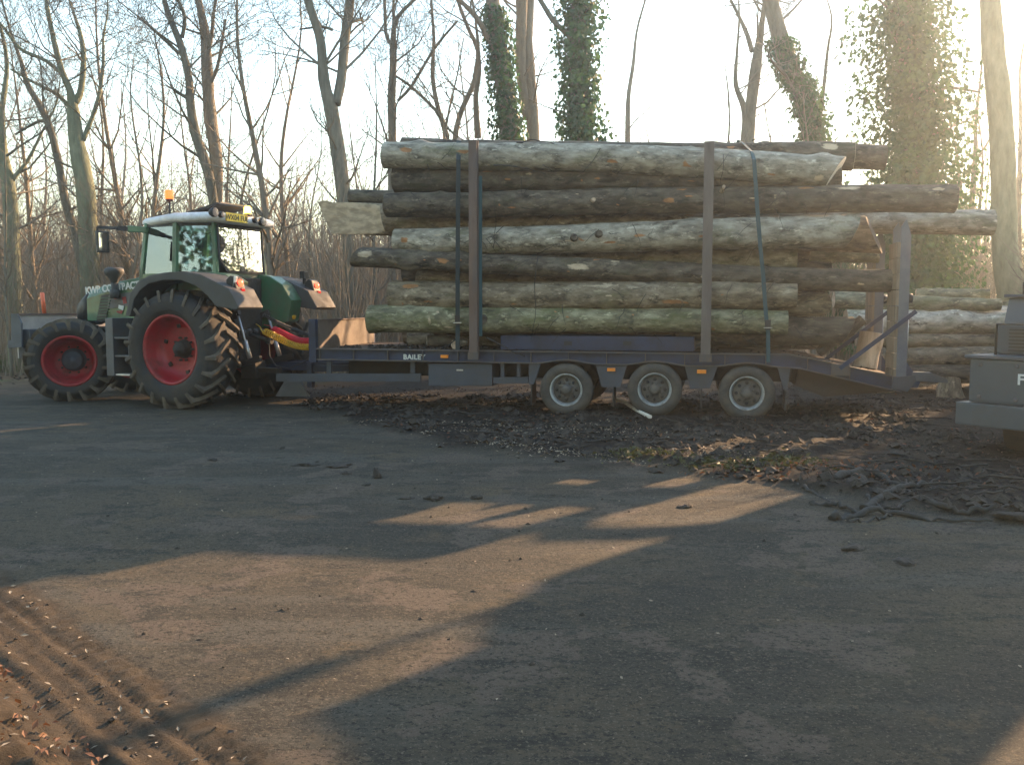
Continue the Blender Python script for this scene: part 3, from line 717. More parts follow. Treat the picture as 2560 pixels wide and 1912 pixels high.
# ------------------------------------------------------------------ logs
def log_mesh(L, r0, r1, ob0, ob1, seed, bend, nseg, nr, knots=6, rough=1.0, flare=0.0, slab=None):
    rng = np.random.default_rng(seed)
    t = np.linspace(0, 1, nseg); th = np.arange(nr) * 2 * math.pi / nr
    Tt, TH = np.meshgrid(t, th, indexing='ij')
    r = r0 + (r1 - r0) * Tt
    r = r * (1 + rough * (0.055 * fbm(Tt * L * 0.8 + seed, np.cos(TH) * 1.2 + seed, 3, seed % 50) + 0.08 * fbm(Tt * L * 2.2, np.sin(TH) * 1.5 + 3, 3, seed % 50 + 5)
                           + 0.06 * fbm(np.cos(TH) * 7 + Tt * 2, np.sin(TH) * 7 + seed, 2, 2)))
    for k in range(knots):
        kt = rng.random(); ka = rng.random() * 2 * math.pi; s = 0.04 + 0.07 * rng.random()
        dth = np.angle(np.exp(1j * (TH - ka)))
        r = r + s * 0.55 * np.exp(-((Tt - kt) * L / (s * 1.2)) ** 2 - (dth * r / (s * 1.0)) ** 2) * rough
    r = r + flare * np.exp(-Tt * L / 0.35) * (0.6 + 0.4 * np.cos(3 * TH + seed))
    by = bend * L * 0.012 * (np.sin(Tt * math.pi * 1.3 + seed)) ; bz = bend * L * 0.010 * np.sin(Tt * math.pi * 1.1 + 2 * seed)
    wob = lambda s: 0.35 * r0 * 0.7 * bend * fbm(Tt * L * 0.35 + seed, Tt * 0 + s, 2, s)
    cy = np.cos(TH) * r; cz = np.sin(TH) * r
    if slab:
        lim = r0 * (slab[1] + (slab[2] - slab[1]) * Tt * L / slab[0]) + 0.012 * fbm(Tt * 30, cz * 14, 3, 6)
        cy = np.where((Tt * L < slab[0]) & (cy < lim), lim, cy)
    X = -L / 2 + Tt * L
    w0 = np.clip(1 - Tt * L / max(0.25 * L, 0.01), 0, 1); w1 = np.clip(1 - (1 - Tt) * L / max(0.25 * L, 0.01), 0, 1)
    X = X + w0 * (ob0[0] * cy + ob0[1] * cz) + w1 * (ob1[0] * cy + ob1[1] * cz)
    V = np.stack([X, cy + by + wob(3), cz + bz + wob(8)], -1)
    idx = np.arange(nseg * nr).reshape(nseg, nr); nx = np.roll(idx, -1, 1)
    F = np.stack([idx[:-1], idx[1:], nx[1:], nx[:-1]], -1).reshape(-1, 4)
    return V, F

def make_log(p0, p1, r0, r1, bk, e0='cut_dark', e1='cut_dark', ob0=(0, 0), ob1=(0, 0), seed=1, bend=0.5, label=None, group=None, hi=True, patches=(), stubs=(), knots=7, flare=0.0, name='log', cat='log', rough=1.0, slab=None):
    p0 = Vector(p0); p1 = Vector(p1); L = (p1 - p0).length
    nseg, nr = (max(12, int(L / 0.06)), 32) if hi else (max(8, int(L / 0.3)), 14)
    V, F = log_mesh(L, r0, r1, ob0, ob1, seed, bend, nseg, nr, knots, rough, flare, slab)
    o = np_mesh(name, V.reshape(-1, 3), F, M[bk])
    x = (p1 - p0).normalized(); y = Vector((0, 0, 1)).cross(x)
    if y.y < 0 and abs(x.y) < 0.9: pass
    y.normalize(); z = x.cross(y)
    Mx = Matrix((x, y, z)).transposed().to_4x4(); Mx.translation = (p0 + p1) / 2
    o.matrix_world = Mx
    tag(o, label, cat, group)
    for ring, mt, sg in ((V[0], e0, -1), (V[-1], e1, 1)):
        c = ring.mean(0); inner = c + (ring - c) * 0.97; mid = c + (ring - c) * 0.5
        jit = np.random.default_rng(seed + 5).normal(0, 0.006, (len(ring), 1))
        vs = np.concatenate([inner + np.array([sg * 0.004, 0, 0]), mid + np.concatenate([sg * (0.006) + jit, 0 * jit, 0 * jit], 1), [c + np.array([sg * 0.008, 0, 0])]])
        n = len(ring); fs = []
        for k in range(n):
            k2 = (k + 1) % n
            a = (k, k2, n + k2, n + k); b_ = (n + k, n + k2, 2 * n)
            fs.append(a if sg > 0 else a[::-1]); fs.append(b_ if sg > 0 else b_[::-1])
        m = MB(); m.add(vs, fs); m.build('sawn_end', M[mt], o)
    if patches:
        pr = random.Random(seed * 7 + 1)
        patches = list(patches) + [(pr.uniform(0.04, 0.97), math.pi + pr.uniform(-0.9, 0.8), pr.uniform(0.05, 0.22), pr.uniform(0.06, 0.2), pr.choice(('torn', 'torn', 'splinter'))) for _ in range(9)]
        tg = np.linspace(0, 1, nseg)[:, None]; ag = (np.arange(nr) * 2 * math.pi / nr)[None, :]
        acc = {'torn': np.zeros((nseg, nr)), 'tornpale': np.zeros((nseg, nr))}
        for (t, ang, lx, la, mt) in patches:
            da = np.angle(np.exp(1j * (ag - ang)))
            q = np.exp(-(((tg - t) * L / (lx * 0.55)) ** 2) ** 1.3 - ((da / (la * 1.0)) ** 2) ** 1.3)
            key = 'torn' if mt == 'torn' else 'tornpale'; acc[key] = np.maximum(acc[key], q * 0.75)
        if slab:
            dd = np.abs(np.linalg.norm(V[..., 1:] - V[..., 1:].mean(1, keepdims=True), axis=-1))
            near_cut = (tg * L < slab[0]) & (np.cos(ag) * r0 < r0 * (slab[1] + (slab[2] - slab[1]) * tg * L / slab[0]) - 0.01)
            acc['tornpale'] = np.where(near_cut, 1.0, acc['tornpale'])
        for key, val in acc.items():
            at = o.data.attributes.new(key, 'FLOAT', 'POINT'); at.data.foreach_set('value', val.ravel().astype(np.float32))
    for (t, ang, r, ln, mt) in stubs:
        i0 = int(t * (nseg - 1)); j0 = int(ang / (2 * math.pi) * nr) % nr
        P = Vector(V[i0, j0]); C = Vector(V[i0].mean(0)); d = (P - C).normalized() + Vector((0.25, 0, 0))
        m = MB(); m.tube([P - d * 0.03, P + d * ln * 0.5, P + d * ln], [r * 1.4, r, r * 0.9], 9); m.build('branch_stub', M[mt], o)
    return o

def px_log(a, b, d0, d1, yd, **kw):
    """a, b: photo centres of the two ends; d0, d1: radii there in photo pixels; yd: how deep in the load the axis lies"""
    pa = T.aty(*a, yd); pb = T.aty(*b, yd)
    wa = T.w(*pa); wb = T.w(*pb)
    return make_log(wa, wb, d0 * wa.y / FPX, d1 * wb.y / FPX, **kw)
GL = 'logs stacked on the trailer'
NEAR = math.pi  # angle on the log that faces the camera (local -y)
px_log((962, 386), (2090, 428), 31, 38, 0.36, bk='bark_grey', e0='cut_dark', e1='cut_pale', ob1=(0.2, 0.55), seed=3, bend=0.6, group=GL,
       label='topmost grey front log of the load, its right end slant cut showing pale wood',
       patches=((0.06, NEAR - 0.3, 0.25, 0.3, 'torn'), (0.2, NEAR - 0.2, 0.28, 0.22, 'torn'), (0.98, NEAR + 0.6, 0.2, 0.3, 'splinter')))
px_log((1010, 371), (2132, 398), 28, 35, 0.86, bk='bark_dark', e1='cut_pale', seed=5, bend=0.5, group=GL, label='dark log lying on top behind the topmost grey log, showing only its upper edge', patches=((0.95, NEAR - 0.6, 0.3, 0.4, 'splinter'),))
px_log((1330, 385), (2212, 398), 26, 31, 1.4, bk='bark_dark', seed=6, bend=0.5, group=GL, label='short dark log whose end pokes out behind the slanted pale cut on top')
px_log((988, 442), (2100, 456), 32, 31, 0.56, bk='bark_dark', e0='cut_dark', seed=9, bend=0.4, group=GL, label='shaded dark log second from the top, with a reddish brown left end',
       patches=((0.33, NEAR - 0.2, 0.16, 0.2, 'splinter'), (0.28, NEAR + 0.25, 0.12, 0.15, 'torn'), (0.9, NEAR - 0.9, 0.3, 0.3, 'splinter')))
px_log((968, 508), (2386, 505), 30, 34, 0.36, bk='bark_dark', seed=12, bend=0.5, group=GL, knots=10,
       label='long dark ridged log third from the top that sticks out past the right ramp',
       patches=((0.53, NEAR + 0.1, 0.22, 0.3, 'torn'), (0.71, NEAR - 0.1, 0.1, 0.16, 'splinter'), (0.83, NEAR - 0.75, 0.42, 0.25, 'splinter'), (0.76, NEAR - 0.85, 0.3, 0.2, 'torn'), (0.97, NEAR - 0.6, 0.2, 0.25, 'splinter'), (0.44, NEAR + 0.4, 0.1, 0.14, 'torn')), stubs=((0.4, NEAR, 0.03, 0.1, 'cut'), (0.62, NEAR - 0.5, 0.025, 0.12, 'cut')))
px_log((873, 493), (1560, 500), 17, 24, 1.0, bk='bark_dark', seed=14, group=GL, label='thin dark log end showing left of the long dark log, above the pale slanted cut')
px_log((806, 545), (2185, 585), 38, 46, 0.98, bk='bark_brown', e0='cut_pale', e1='cut_dark', ob0=(0.1, -0.5), ob1=(0.3, -0.5), seed=17, bend=0.2, group=GL, rough=1.0, knots=14, slab=(1.12, 0.35, -0.55), patches=((0.5, NEAR, 0.2, 0.1, 'torn'),),
       label='thick log split open along its left end, a long pale slab face nearest the tractor')
px_log((1560, 556), (2481, 553), 30, 31, 1.55, bk='bark_grey', seed=19, group=GL, label='log reaching farthest right of the load, its end beside the smooth tree trunk')
px_log((988, 598), (2128, 586), 33, 40, 0.39, bk='bark_grey', e0='torn', e1='cut', ob1=(-0.15, 0.4), seed=21, bend=0.5, group=GL, knots=9,
       label='thick pale grey log mid load with a slanted tan cut at its right end',
       patches=((0.03, NEAR - 0.1, 0.16, 0.3, 'torn'), (0.50, NEAR + 0.35, 0.25, 0.15, 'torn'), (0.63, NEAR + 0.1, 0.12, 0.13, 'torn'), (0.44, NEAR + 0.25, 0.14, 0.12, 'torn')), stubs=((0.43, NEAR, 0.05, 0.05, 'bark_dark'), (0.48, NEAR - 0.1, 0.05, 0.05, 'bark_dark')))
px_log((899, 652), (2262, 693), 24, 28, 0.36, bk='bark_dark', e0='splinter', seed=23, bend=0.7, group=GL, knots=10, ob0=(0.4, 0.5),
       label='long dark log with a splintered left end, reaching right as far as the ramp board',
       patches=((0.025, NEAR - 0.35, 0.3, 0.5, 'splinter'), (0.18, NEAR, 0.22, 0.3, 'torn'), (0.435, NEAR - 0.1, 0.4, 0.42, 'splinter'), (0.50, NEAR - 0.9, 0.2, 0.2, 'splinter')))
px_log((977, 734), (1990, 740), 36, 36, 0.44, bk='bark_brown', e0='cut_dark', e1='cut_dark', seed=27, bend=0.5, group=GL, knots=8,
       label='grey brown log second from the bottom with a torn orange scar near the right stake',
       patches=((0.06, NEAR - 0.75, 0.34, 0.3, 'torn'), (0.715, NEAR + 0.5, 0.42, 0.22, 'torn'), (0.55, NEAR - 0.7, 0.7, 0.16, 'cut_pale')))
px_log((926, 795), (1968, 808), 34, 31, 0.36, bk='bark_green', seed=31, bend=0.4, group=GL, knots=6,
       label='bottom front log with mossy green bark running from near the headboard', stubs=((0.3, NEAR, 0.06, 0.04, 'bark_dark'),), patches=((0.50, NEAR - 0.2, 0.1, 0.2, 'torn'), (0.165, NEAR + 0.1, 0.08, 0.4, 'splinter')))
px_log((1690, 826), (2113, 828), 32, 35, 0.78, bk='bark_dark', e1='torn', ob1=(-0.2, 0.5), seed=33, group=GL, label='bottom dark log with a split orange end, right of the mossy green log')
px_log((1660, 758), (2050, 760), 30, 31, 0.80, bk='bark_brown', e1='cut', ob1=(-0.75, 0), seed=35, group=GL, label='log with a pale tan sawn end facing out, tucked between the two lowest front logs')
px_log((1800, 640), (2196, 645), 17, 15, 1.6, bk='bark_green', seed=37, group=GL, label='thin green grey log poking out under the slanted tan cut')
# the logs behind, deep in the load
lab = 'log buried deep in the load behind the front row of logs'
for i, (yd, py, r) in enumerate([(y, p, r) for y, row in ((1.0, (640, 705)), (1.5, (420, 480, 612, 680, 748, 812)), (1.95, (395, 455, 520, 585, 650, 715, 780, 835)), (2.3, (430, 490, 555, 620, 690, 760, 825))) for p, r in [(q, 31) for q in row]]):
    px_log((1010 + (i * 37) % 90, py), (1990 + (i * 53) % 90, py + 8), r, r + 3, yd, bk=('bark_grey', 'bark_brown', 'bark_dark')[i % 3], seed=50 + i, group='logs buried deep in the load', label=lab, hi=False, knots=0)
# bearers and offcuts lying on the deck
def deck_piece(px, py, L, r, yd, ang, bk, label, seed, e='cut'):
    c = T.aty(px, py, yd); d = Vector((math.cos(ang), math.sin(ang), 0)) * L / 2
    a = T.w(c.x - d.x, yd - d.y, c.z); b = T.w(c.x + d.x, yd + d.y, c.z)
    make_log(a, b, r, r * 0.9, bk, e, e, seed=seed, label=label, group='offcuts lying on the trailer deck', name='offcut', cat='offcut', knots=2, hi=True)
deck_piece(1108, 850, 0.5, 0.085, 0.55, 0.3, 'bark_dark', 'short dark offcut on the deck left of the rusty stake', 71, 'cut_pale')
deck_piece(1150, 858, 0.3, 0.055, 0.3, 1.2, 'bark_brown', 'small brown offcut on the deck right against the rusty stake', 72)
deck_piece(1900, 858, 0.9, 0.07, 0.9, 0.1, 'bark_dark', 'dark offcut under the bottom log right of the second stake', 73)
deck_piece(1700, 862, 0.7, 0.06, 0.5, 0.05, 'bark_dark', 'thin dark offcut on the deck at the foot of the second stake', 76)
st = T.aty(2162, 905, 1.2)
make_log(T.w(st.x, 1.2, rail_top(st.x) + 0.0), T.w(st.x + 0.08, 1.25, rail_top(st.x) + 0.52), 0.17, 0.16, 'cut', 'cut', 'cut_pale', seed=74, label='tan stripped stump standing on the sloping tail in front of the ramps', name='stump', cat='stump', knots=2)
make_log(T.w(2.35, 0.85, 0.93), T.w(2.95, 0.9, 1.42), 0.07, 0.08, 'bark_dark', 'cut_dark', 'cut_pale', seed=75, label='dark broken limb leaning across the sloping tail', name='broken_limb', cat='limb', knots=2)

# straps
def strap(pts, w_, name, mt, label, buckle=None):
    m = MB()
    P = [Vector(p) for p in pts]
    for a, b in zip(P[:-1], P[1:]):
        m.bar(a, b + (b - a).normalized() * 0.004, w_, 0.006, up=(0.2, -1, 0.3))
    o = m.build(name, mt); tag(o, label, 'strap', 'ratchet straps over the load')
    if buckle:
        b = Vector(buckle); m = MB()
        m.bar(b - Vector((0, 0.03, 0.07)), b + Vector((0, -0.03, 0.07)), 0.075, 0.03, up=(0, -1, 0)); m.build('ratchet', M['chassis'], o)
        m = MB(); m.bar(b + Vector((-0.06, -0.045, -0.04)), b + Vector((0.06, -0.045, -0.04)), 0.012, 0.012); m.build('handle', M['steel'], o)
def TP(px, py, y): 
    p = T.aty(px, py, y); return T.w(*p)
strap([T.w(TX(1150, 349, 0.4)[0], 2.4, 3.3), TP(1150, 349, 1.9), TP(1150, 345, 0.9), TP(1147, 352, 0.33), TP(1146, 400, 0.07), TP(1145, 520, 0.06), TP(1144, 700, 0.06), TP(1144, 800, 0.06), TP(1144, 878, 0.02)], 0.065, 'ratchet_strap', M['strap_dark'], 'dark strap running down the load just left of the rusty stake', TP(1144, 800, 0.03))
strap([T.w(TX(1852, 356, 0.4)[0], 2.4, 3.2), TP(1845, 352, 1.9), TP(1853, 354, 0.85), TP(1880, 380, 0.25), TP(1885, 400, 0.08), TP(1893, 520, 0.06), TP(1901, 620, 0.07), TP(1908, 690, 0.08), TP(1915, 790, 0.05), TP(1920, 830, 0.04), TP(1921, 905, -0.02)], 0.06, 'ratchet_strap', M['strap'], 'bright teal strap slanting down the load right of the second stake', TP(1918, 812, 0.02))
strap([TP(1200, 440, 0.045), TP(1200, 640, 0.045), TP(1201, 840, 0.045)], 0.06, 'ratchet_strap', M['strap'], 'short teal strap hanging hidden against the right edge of the rusty stake')

# loose twigs and bark strips on the load
def twig_curve(P, wob, n, rng):
    P = [Vector(p) for p in P]; out = []
    for i in range(n):
        t = i / (n - 1) * (len(P) - 1); k = min(int(t), len(P) - 2); f = t - k
        out.append(P[k].lerp(P[k + 1], f) + Vector(rng.normal(0, wob, 3)))
    return out
m = MB(); rg = np.random.default_rng(8)
for pts, r in (([(1236, 412, 0.1), (1300, 418, 0.08), (1365, 436, 0.1)], 0.012), ([(1270, 690, 0.08), (1290, 665, 0.03), (1340, 640, 0.1)], 0.006), ([(1275, 680, 0.1), (1320, 655, 0.05)], 0.004),
               ([(1232, 620, 0.05), (1240, 560, 0.05), (1235, 490, 0.1)], 0.006), ([(1345, 640, 0.1), (1335, 700, 0.02), (1340, 780, 0.03), (1330, 845, 0.1)], 0.008),
               ([(1500, 372, 0.1), (1460, 430, 0.06), (1400, 470, 0.05)], 0.005), ([(1810, 385, 0.05), (1805, 450, 0.04), (1812, 520, 0.1)], 0.006), ([(1290, 358, 0.2), (1340, 350, 0.2), (1390, 362, 0.2)], 0.012),
               ([(1215, 842, 0.0), (1265, 870, -0.01), (1312, 892, -0.03)], 0.014), ([(1150, 845, 0.1), (1100, 872, 0.02), (1082, 880, 0.0)], 0.012), ([(1765, 845, 0.0), (1745, 865, -0.02), (1732, 882, -0.04)], 0.012),
               ([(1860, 842, 0.1), (1900, 866, 0.0), (1990, 860, 0.05)], 0.006), ([(1990, 830, 0.1), (2050, 840, 0.0), (2100, 862, 0.1)], 0.005), ([(1985, 815, 0.1), (2020, 860, 0.0), (2070, 880, 0.1)], 0.006), ([(2070, 420, 0.8), (2110, 380, 0.8), (2060, 350, 0.9)], 0.006), ([(1880, 352, 0.6), (1940, 340, 0.5), (2005, 352, 0.5)], 0.009), ([(1750, 352, 0.4), (1758, 320, 0.4), (1765, 285, 0.45)], 0.006), ([(1788, 350, 0.4), (1786, 320, 0.4), (1795, 300, 0.45)], 0.005)):
    Q = twig_curve([TP(*p) for p in pts], 0.008, 9, rg)
    m.tube(Q, [r * (1 - 0.6 * i / 8) for i in range(9)], 5)
for i in range(70):
    px = rg.uniform(1010, 2090); py = rg.uniform(380, 840); L = rg.uniform(20, 70); a = rg.uniform(-1, 1) + (math.pi / 2 if rg.random() < .4 else 0)
    Q = twig_curve([TP(px, py, 0.10), TP(px + L * math.cos(a) * 0.5, py + L * 0.4 * math.sin(a), 0.07), TP(px + L * math.cos(a), py + L * math.sin(a), 0.11)], 0.006, 5, rg)
    m.tube(Q, [0.005, 0.005, 0.004, 0.003, 0.002], 4)
tag(m.build('loose_twigs', M['root']), 'thin twigs and bark strips caught on the face of the stacked logs', 'twigs', kind='stuff')
# dirt along the deck front
V = []; 
m = MB()
for i in range(260):
    x = rg.uniform(-5.1, -2.6) if i < 170 else rg.uniform(-2.6, 3.1); y = rg.uniform(0.1, 1.2); s = rg.uniform(0.012, 0.05) * (1 if i < 170 else 0.6); z = rail_top(x)
    c = T.w(x, y, z + s * 0.2)
    vs = [c + Vector((s * dx * rg.uniform(.6, 1.3), s * dy * rg.uniform(.6, 1.3), s * dz * rg.uniform(.5, 1.1))) for dx, dy, dz in ((1, 0, 0), (0, 1, 0), (-1, 0, 0), (0, -1, 0), (0, 0, 1), (0, 0, -.4))]
    m.add(vs, [(0, 1, 4), (1, 2, 4), (2, 3, 4), (3, 0, 4), (1, 0, 5), (2, 1, 5), (3, 2, 5), (0, 3, 5)])
tag(m.build('deck_dirt', M['clod']), 'dark dirt and bark crumbs lying on the trailer deck', 'dirt', kind='stuff')
# ------------------------------------------------------------------ tractor (local x forward, y left, z up; origin under the rear axle)
R = Frame(-4.88, 15.03, R_(157))
tc_ = empty('tractor', (-4.88, 15.03, 0), R_(157))
tag(tc_, 'green tractor with red wheels and white cab roof, coupled ahead of the log trailer', 'tractor')
def RX(px, py, y):
    p = R.aty(px, py, y); return p.x, p.z
def atx(px, py, x):
    return R.l(isect(px, py, R.w(x, 0, 0), (R.c, R.s, 0)))

def tractor_wheel(pos, Rt, W, rb, nl, side, rz, hubr, hub_out, hubmat, disc_t):
    wl = sub_empty('wheel', tc_, pos, (0, 0, rz + (0 if side > 0 else math.pi)))
    Rc = Rt - 0.05
    # outward is +y
    m = MB()
    half = [(-0.40 * W, rb), (-0.47 * W, rb + 0.02), (-0.515 * W, rb + 0.10), (-0.52 * W, (rb + Rc) / 2 + 0.03), (-0.50 * W, Rc - 0.09), (-0.45 * W, Rc - 0.025), (-0.3 * W, Rc - 0.004), (0, Rc)]
    prof = half + [(-t, r) for t, r in reversed(half[:-1])]
    m.lathe(prof, 56, mi=0)
    for s in (-1, 1):
        for k in range(nl):
            a0 = 2 * math.pi * (k + (0.5 if s > 0 else 0)) / nl
            st = [(-0.03, 0.0, 0.056, 0.0), (0.16, 0.10, 0.056, 0), (0.33, 0.22, 0.058, 0), (0.49, 0.31, 0.062, 0), (0.535, 0.34, 0.055, 1)]
            vs = []
            for (tw, da, hw, sd) in st:
                t = s * tw * W; a = a0 + da * 0.95 / Rt * 0.9
                h = hw / Rt
                if sd: ri, ro = Rc - 0.15, Rc - 0.10
                else: ri, ro = Rc - 0.03 - (0.03 if tw > 0.4 else 0), Rt - (0.012 if tw > 0.4 else 0) + 0.004 * math.sin(k * 2.3)
                for aa, rr in ((a - h * 0.62, ri), (a + h * 0.62, ri), (a + h * 0.45, ro), (a - h * 0.45, ro)):
                    vs.append((rr * math.cos(aa), t, rr * math.sin(aa)))
            fs = [(0, 1, 2, 3), (19, 18, 17, 16)]
            for i in range(4):
                b = i * 4
                fs += [(b, b + 4, b + 5, b + 1), (b + 1, b + 5, b + 6, b + 2), (b + 2, b + 6, b + 7, b + 3), (b + 3, b + 7, b + 4, b)]
            m.add(vs, fs, 1)
    m.build('tyre', [M['tyre'], M['tyre_tread']], wl)
    m = MB()
    d = disc_t * W
    m.lathe([(0.44 * W, rb - 0.005), (0.445 * W, rb + 0.012), (0.455 * W, rb + 0.012), (0.455 * W, rb - 0.022), (0.40 * W, rb - 0.04), (0.33 * W, rb - 0.045), (0.30 * W, rb - 0.055), (0.16 * W, rb - 0.06), (0.13 * W, rb - 0.075),
             (d + 0.05, rb - 0.10), (d + 0.01, rb - 0.16), (d, rb - 0.22), (d, hubr), (d, 0)], 64)
    m.lathe([(-0.42 * W, rb + 0.01), (-0.43 * W, rb - 0.03), (-0.2 * W, rb - 0.05), (d - 0.03, rb - 0.1), (d - 0.03, 0)], 48)
    rim = m.build('rim', M['red'], wl)
    if rb > 0.5:
        for k in range(6):
            a = 2 * math.pi * (k + 0.3) / 6; r = rb - 0.17
            q = MB(); q.box(-0.028, 0.028, d - 0.005, d + 0.035, -0.03, 0.03, M=Matrix.Translation((r * math.cos(a), 0.0, r * math.sin(a))) @ Matrix.Rotation(-a, 4, 'Y')); q.build('rim_lug', M['chassis'], wl)
    m = MB(); m.lathe([(d - 0.02, hubr + 0.03), (d + 0.03, hubr + 0.02), (d + 0.035, hubr), (d + hub_out * 0.8, hubr * 0.96), (d + hub_out, hubr * 0.8), (d + hub_out + 0.01, hubr * 0.4), (d + hub_out + 0.03, hubr * 0.36), (d + hub_out + 0.03, 0)], 32)
    m.build('hub', hubmat, wl)
    for k in range(10):
        a = 2 * math.pi * k / 10
        q = MB(); q.lathe([(d - 0.01, 0.018), (d + 0.05, 0.018), (d + 0.052, 0.0)], 8, c=((hubr + 0.055) * math.cos(a), 0, (hubr + 0.055) * math.sin(a))); q.build('wheel_nut', M['chassis'], wl)
RWZ, FWZ, STEER = 0.935, 0.69, R_(40)
for s in (1, -1):
    tractor_wheel((0, s * 0.955, RWZ), 0.95, 0.63, 0.545, 20, s, 0, 0.13, 0.14, M['chassis'], -0.05)
fc = M['blade_grey']
tractor_wheel((2.78 - 0.34 * math.sin(STEER), 0.60 + 0.34 * math.cos(STEER), FWZ), 0.72, 0.53, 0.425, 18, 1, STEER, 0.175, 0.16, fc, -0.40)
tractor_wheel((2.78 + 0.34 * math.sin(R_(32)), -0.60 - 0.34 * math.cos(R_(32)), FWZ), 0.72, 0.53, 0.425, 18, -1, R_(32), 0.175, 0.16, fc, -0.40)
m = MB(); m.box(-0.55, 2.9, -0.27, 0.27, 0.62, 1.25); m.box(-0.42, 0.4, -0.36, 0.36, 0.6, 1.3); m.box(0.5, 1.5, -0.45, 0.45, 0.5, 0.9)
m.build('chassis', M['chassis'], tc_, bevel=0.02)
m = MB(); m.lathe([(-0.7, 0.17), (-0.5, 0.2), (-0.3, 0.26), (0.3, 0.26), (0.5, 0.2), (0.7, 0.17)], 20, c=(0, 0, RWZ)); m.build('rear_axle', M['chassis'], tc_)
m = MB(); m.bar((2.78, -0.7, FWZ), (2.78, 0.7, FWZ), 0.2, 0.22); m.box(2.5, 3.1, -0.2, 0.2, 0.55, 0.95); m.build('front_axle', M['chassis'], tc_, bevel=0.02)
# mudguards over the rear wheels
out = [(0.86, 1.47), (0.74, 1.82), (0.58, 2.00), (0.35, 2.095), (0.0, 2.14), (-0.35, 2.15), (-0.68, 2.10), (-0.95, 1.99), (-1.22, 1.88), (-1.40, 1.60)]
inn = [(-1.36, 1.555), (-0.97, 1.61), (-0.80, 1.78), (-0.6, 1.92), (-0.3, 2.015), (0.05, 2.02), (0.36, 1.965), (0.54, 1.86), (0.67, 1.72), (0.77, 1.45)]
for s in (1, -1):
    a, b = (0.70, 1.275) if s > 0 else (-1.275, -0.70)
    m = MB(); m.prism(out + inn, a, b); fd = m.build('mudguard', M['fender'], tc_, bevel=0.02)
    a, b = (0.40, 0.699) if s > 0 else (-0.699, -0.40)
    gp = [(0.7, 2.135), (-0.35, 2.165), (-0.66, 2.12), (-0.92, 1.98), (-1.10, 1.72), (-1.02, 1.36), (-0.72, 1.25), (0.7, 1.25)]
    gq = gp if s < 0 else [(0.7, 2.135), (-0.35, 2.165), (-0.66, 2.12), (-0.88, 2.0), (-0.80, 1.80), (-0.4, 1.66), (0.7, 1.6)]
    m = MB(); m.prism(gq, a, b); m.build('inner_wing', M['green'], tc_, bevel=0.02)
    # tail lamp cluster
    y = s * 0.99
    m = MB(); m.prism([(-1.02, 2.02), (-1.10, 2.08), (-1.16, 2.06), (-1.24, 1.80), (-1.2, 1.74), (-1.02, 1.8)], y - 0.10, y + 0.10); lb = m.build('lamp_housing', M['black'], fd, bevel=0.012)
    if s > 0:
        m = MB(); m.box(-0.02, 0.02, 0.05, 0.1, -0.12, 0.11, M=Matrix.Translation((-1.16, 0.99, 1.96)) @ Matrix.Rotation(R_(-16), 4, 'Y')); m.build('clear_side_lens', M['clear'], tc_, bevel=0.01)
    m = MB(); m.lathe([(0.0, 0.056), (-0.03, 0.054), (-0.045, 0.035), (-0.05, 0.0)], 20, 'x', c=(-1.175, y - 0.02, 1.965)); m.build('brake_lamp', M['tail_red'], tc_)
    m = MB(); m.box(-1.245, -1.205, y - 0.065, y + 0.02, 1.80, 1.885); m.build('reflector', M['tail_dull'], tc_, bevel=0.01)
m = MB(); m.tube([(-0.95, -0.98, 2.0), (-0.95, -0.98, 2.1)], 0.03, 8); m.box(-1.0, -0.9, -1.05, -0.91, 2.10, 2.22); m.build('socket_box', M['black'], tc_, bevel=0.015)
m = MB(); m.lathe([(0, 0.055), (-0.012, 0.055), (-0.014, 0)], 14, 'x', c=(-1.03, -0.55, 1.45)); m.build('round_sticker', M['plate'], tc_)
# cab rear wall and floor
m = MB(); m.box(-0.46, 0.9, -0.42, 0.42, 1.22, 2.12); m.box(0.3, 1.1, -0.74, 0.74, 1.3, 2.1); m.build('cab_base', M['green_dark'], tc_, bevel=0.015)
m = MB(); m.box(-0.52, -0.465, -0.36, 0.33, 1.25, 2.08); m.build('rear_panel', M['chassis'], tc_, bevel=0.01)
# cab frame
ZB, ZT = 2.11, 2.97
A, B, C = (1.02, 0.74), (0.25, 0.80), (-0.40, 0.60)
def up(p, s, z, lean=0.05):
    f = (z - ZB) / (ZT - ZB)
    return Vector((p[0] - (0.10 * f if p is A else (-0.06 * f if p is C else 0)), s * (p[1] - lean * f), z))
cf = sub_empty('cab_frame', tc_)
for s in (1, -1):
    for p, w_ in ((A, 0.07), (B, 0.085), (C, 0.07)):
        m = MB(); m.bar(up(p, s, ZB - 0.02), up(p, s, ZT), w_, w_, up=(1, 0, 0)); m.build('pillar', M['green'], cf, bevel=0.012)
    for z, mt in ((ZB, 'green'), (ZT - 0.03, 'black')):
        m = MB()
        for p, q in ((A, B), (B, C)): m.bar(up(p, s, z), up(q, s, z), 0.05, 0.07)
        m.build('cab_rail', M[mt], cf)
for p, z, mt in ((C, ZB + 0.01, 'green_dark'), (C, ZT - 0.03, 'black'), (A, ZB, 'green_dark'), (A, ZT - 0.03, 'black')):
    m = MB(); m.bar(up(p, 1, z), up(p, -1, z), 0.06, 0.08); m.build('cab_rail', M[mt], cf)
def pane(name, quad, mt, th=0.006):
    q = [Vector(v) for v in quad]; n = (q[1] - q[0]).cross(q[2] - q[0]).normalized() * th
    k = len(q); m = MB()
    m.add([tuple(v) for v in q] + [tuple(v + n) for v in q], [tuple(range(k)), tuple(range(2 * k - 1, k - 1, -1))] + [(i, i + k, (i + 1) % k + k, (i + 1) % k) for i in range(k)])
    return m.build(name, mt, tc_)
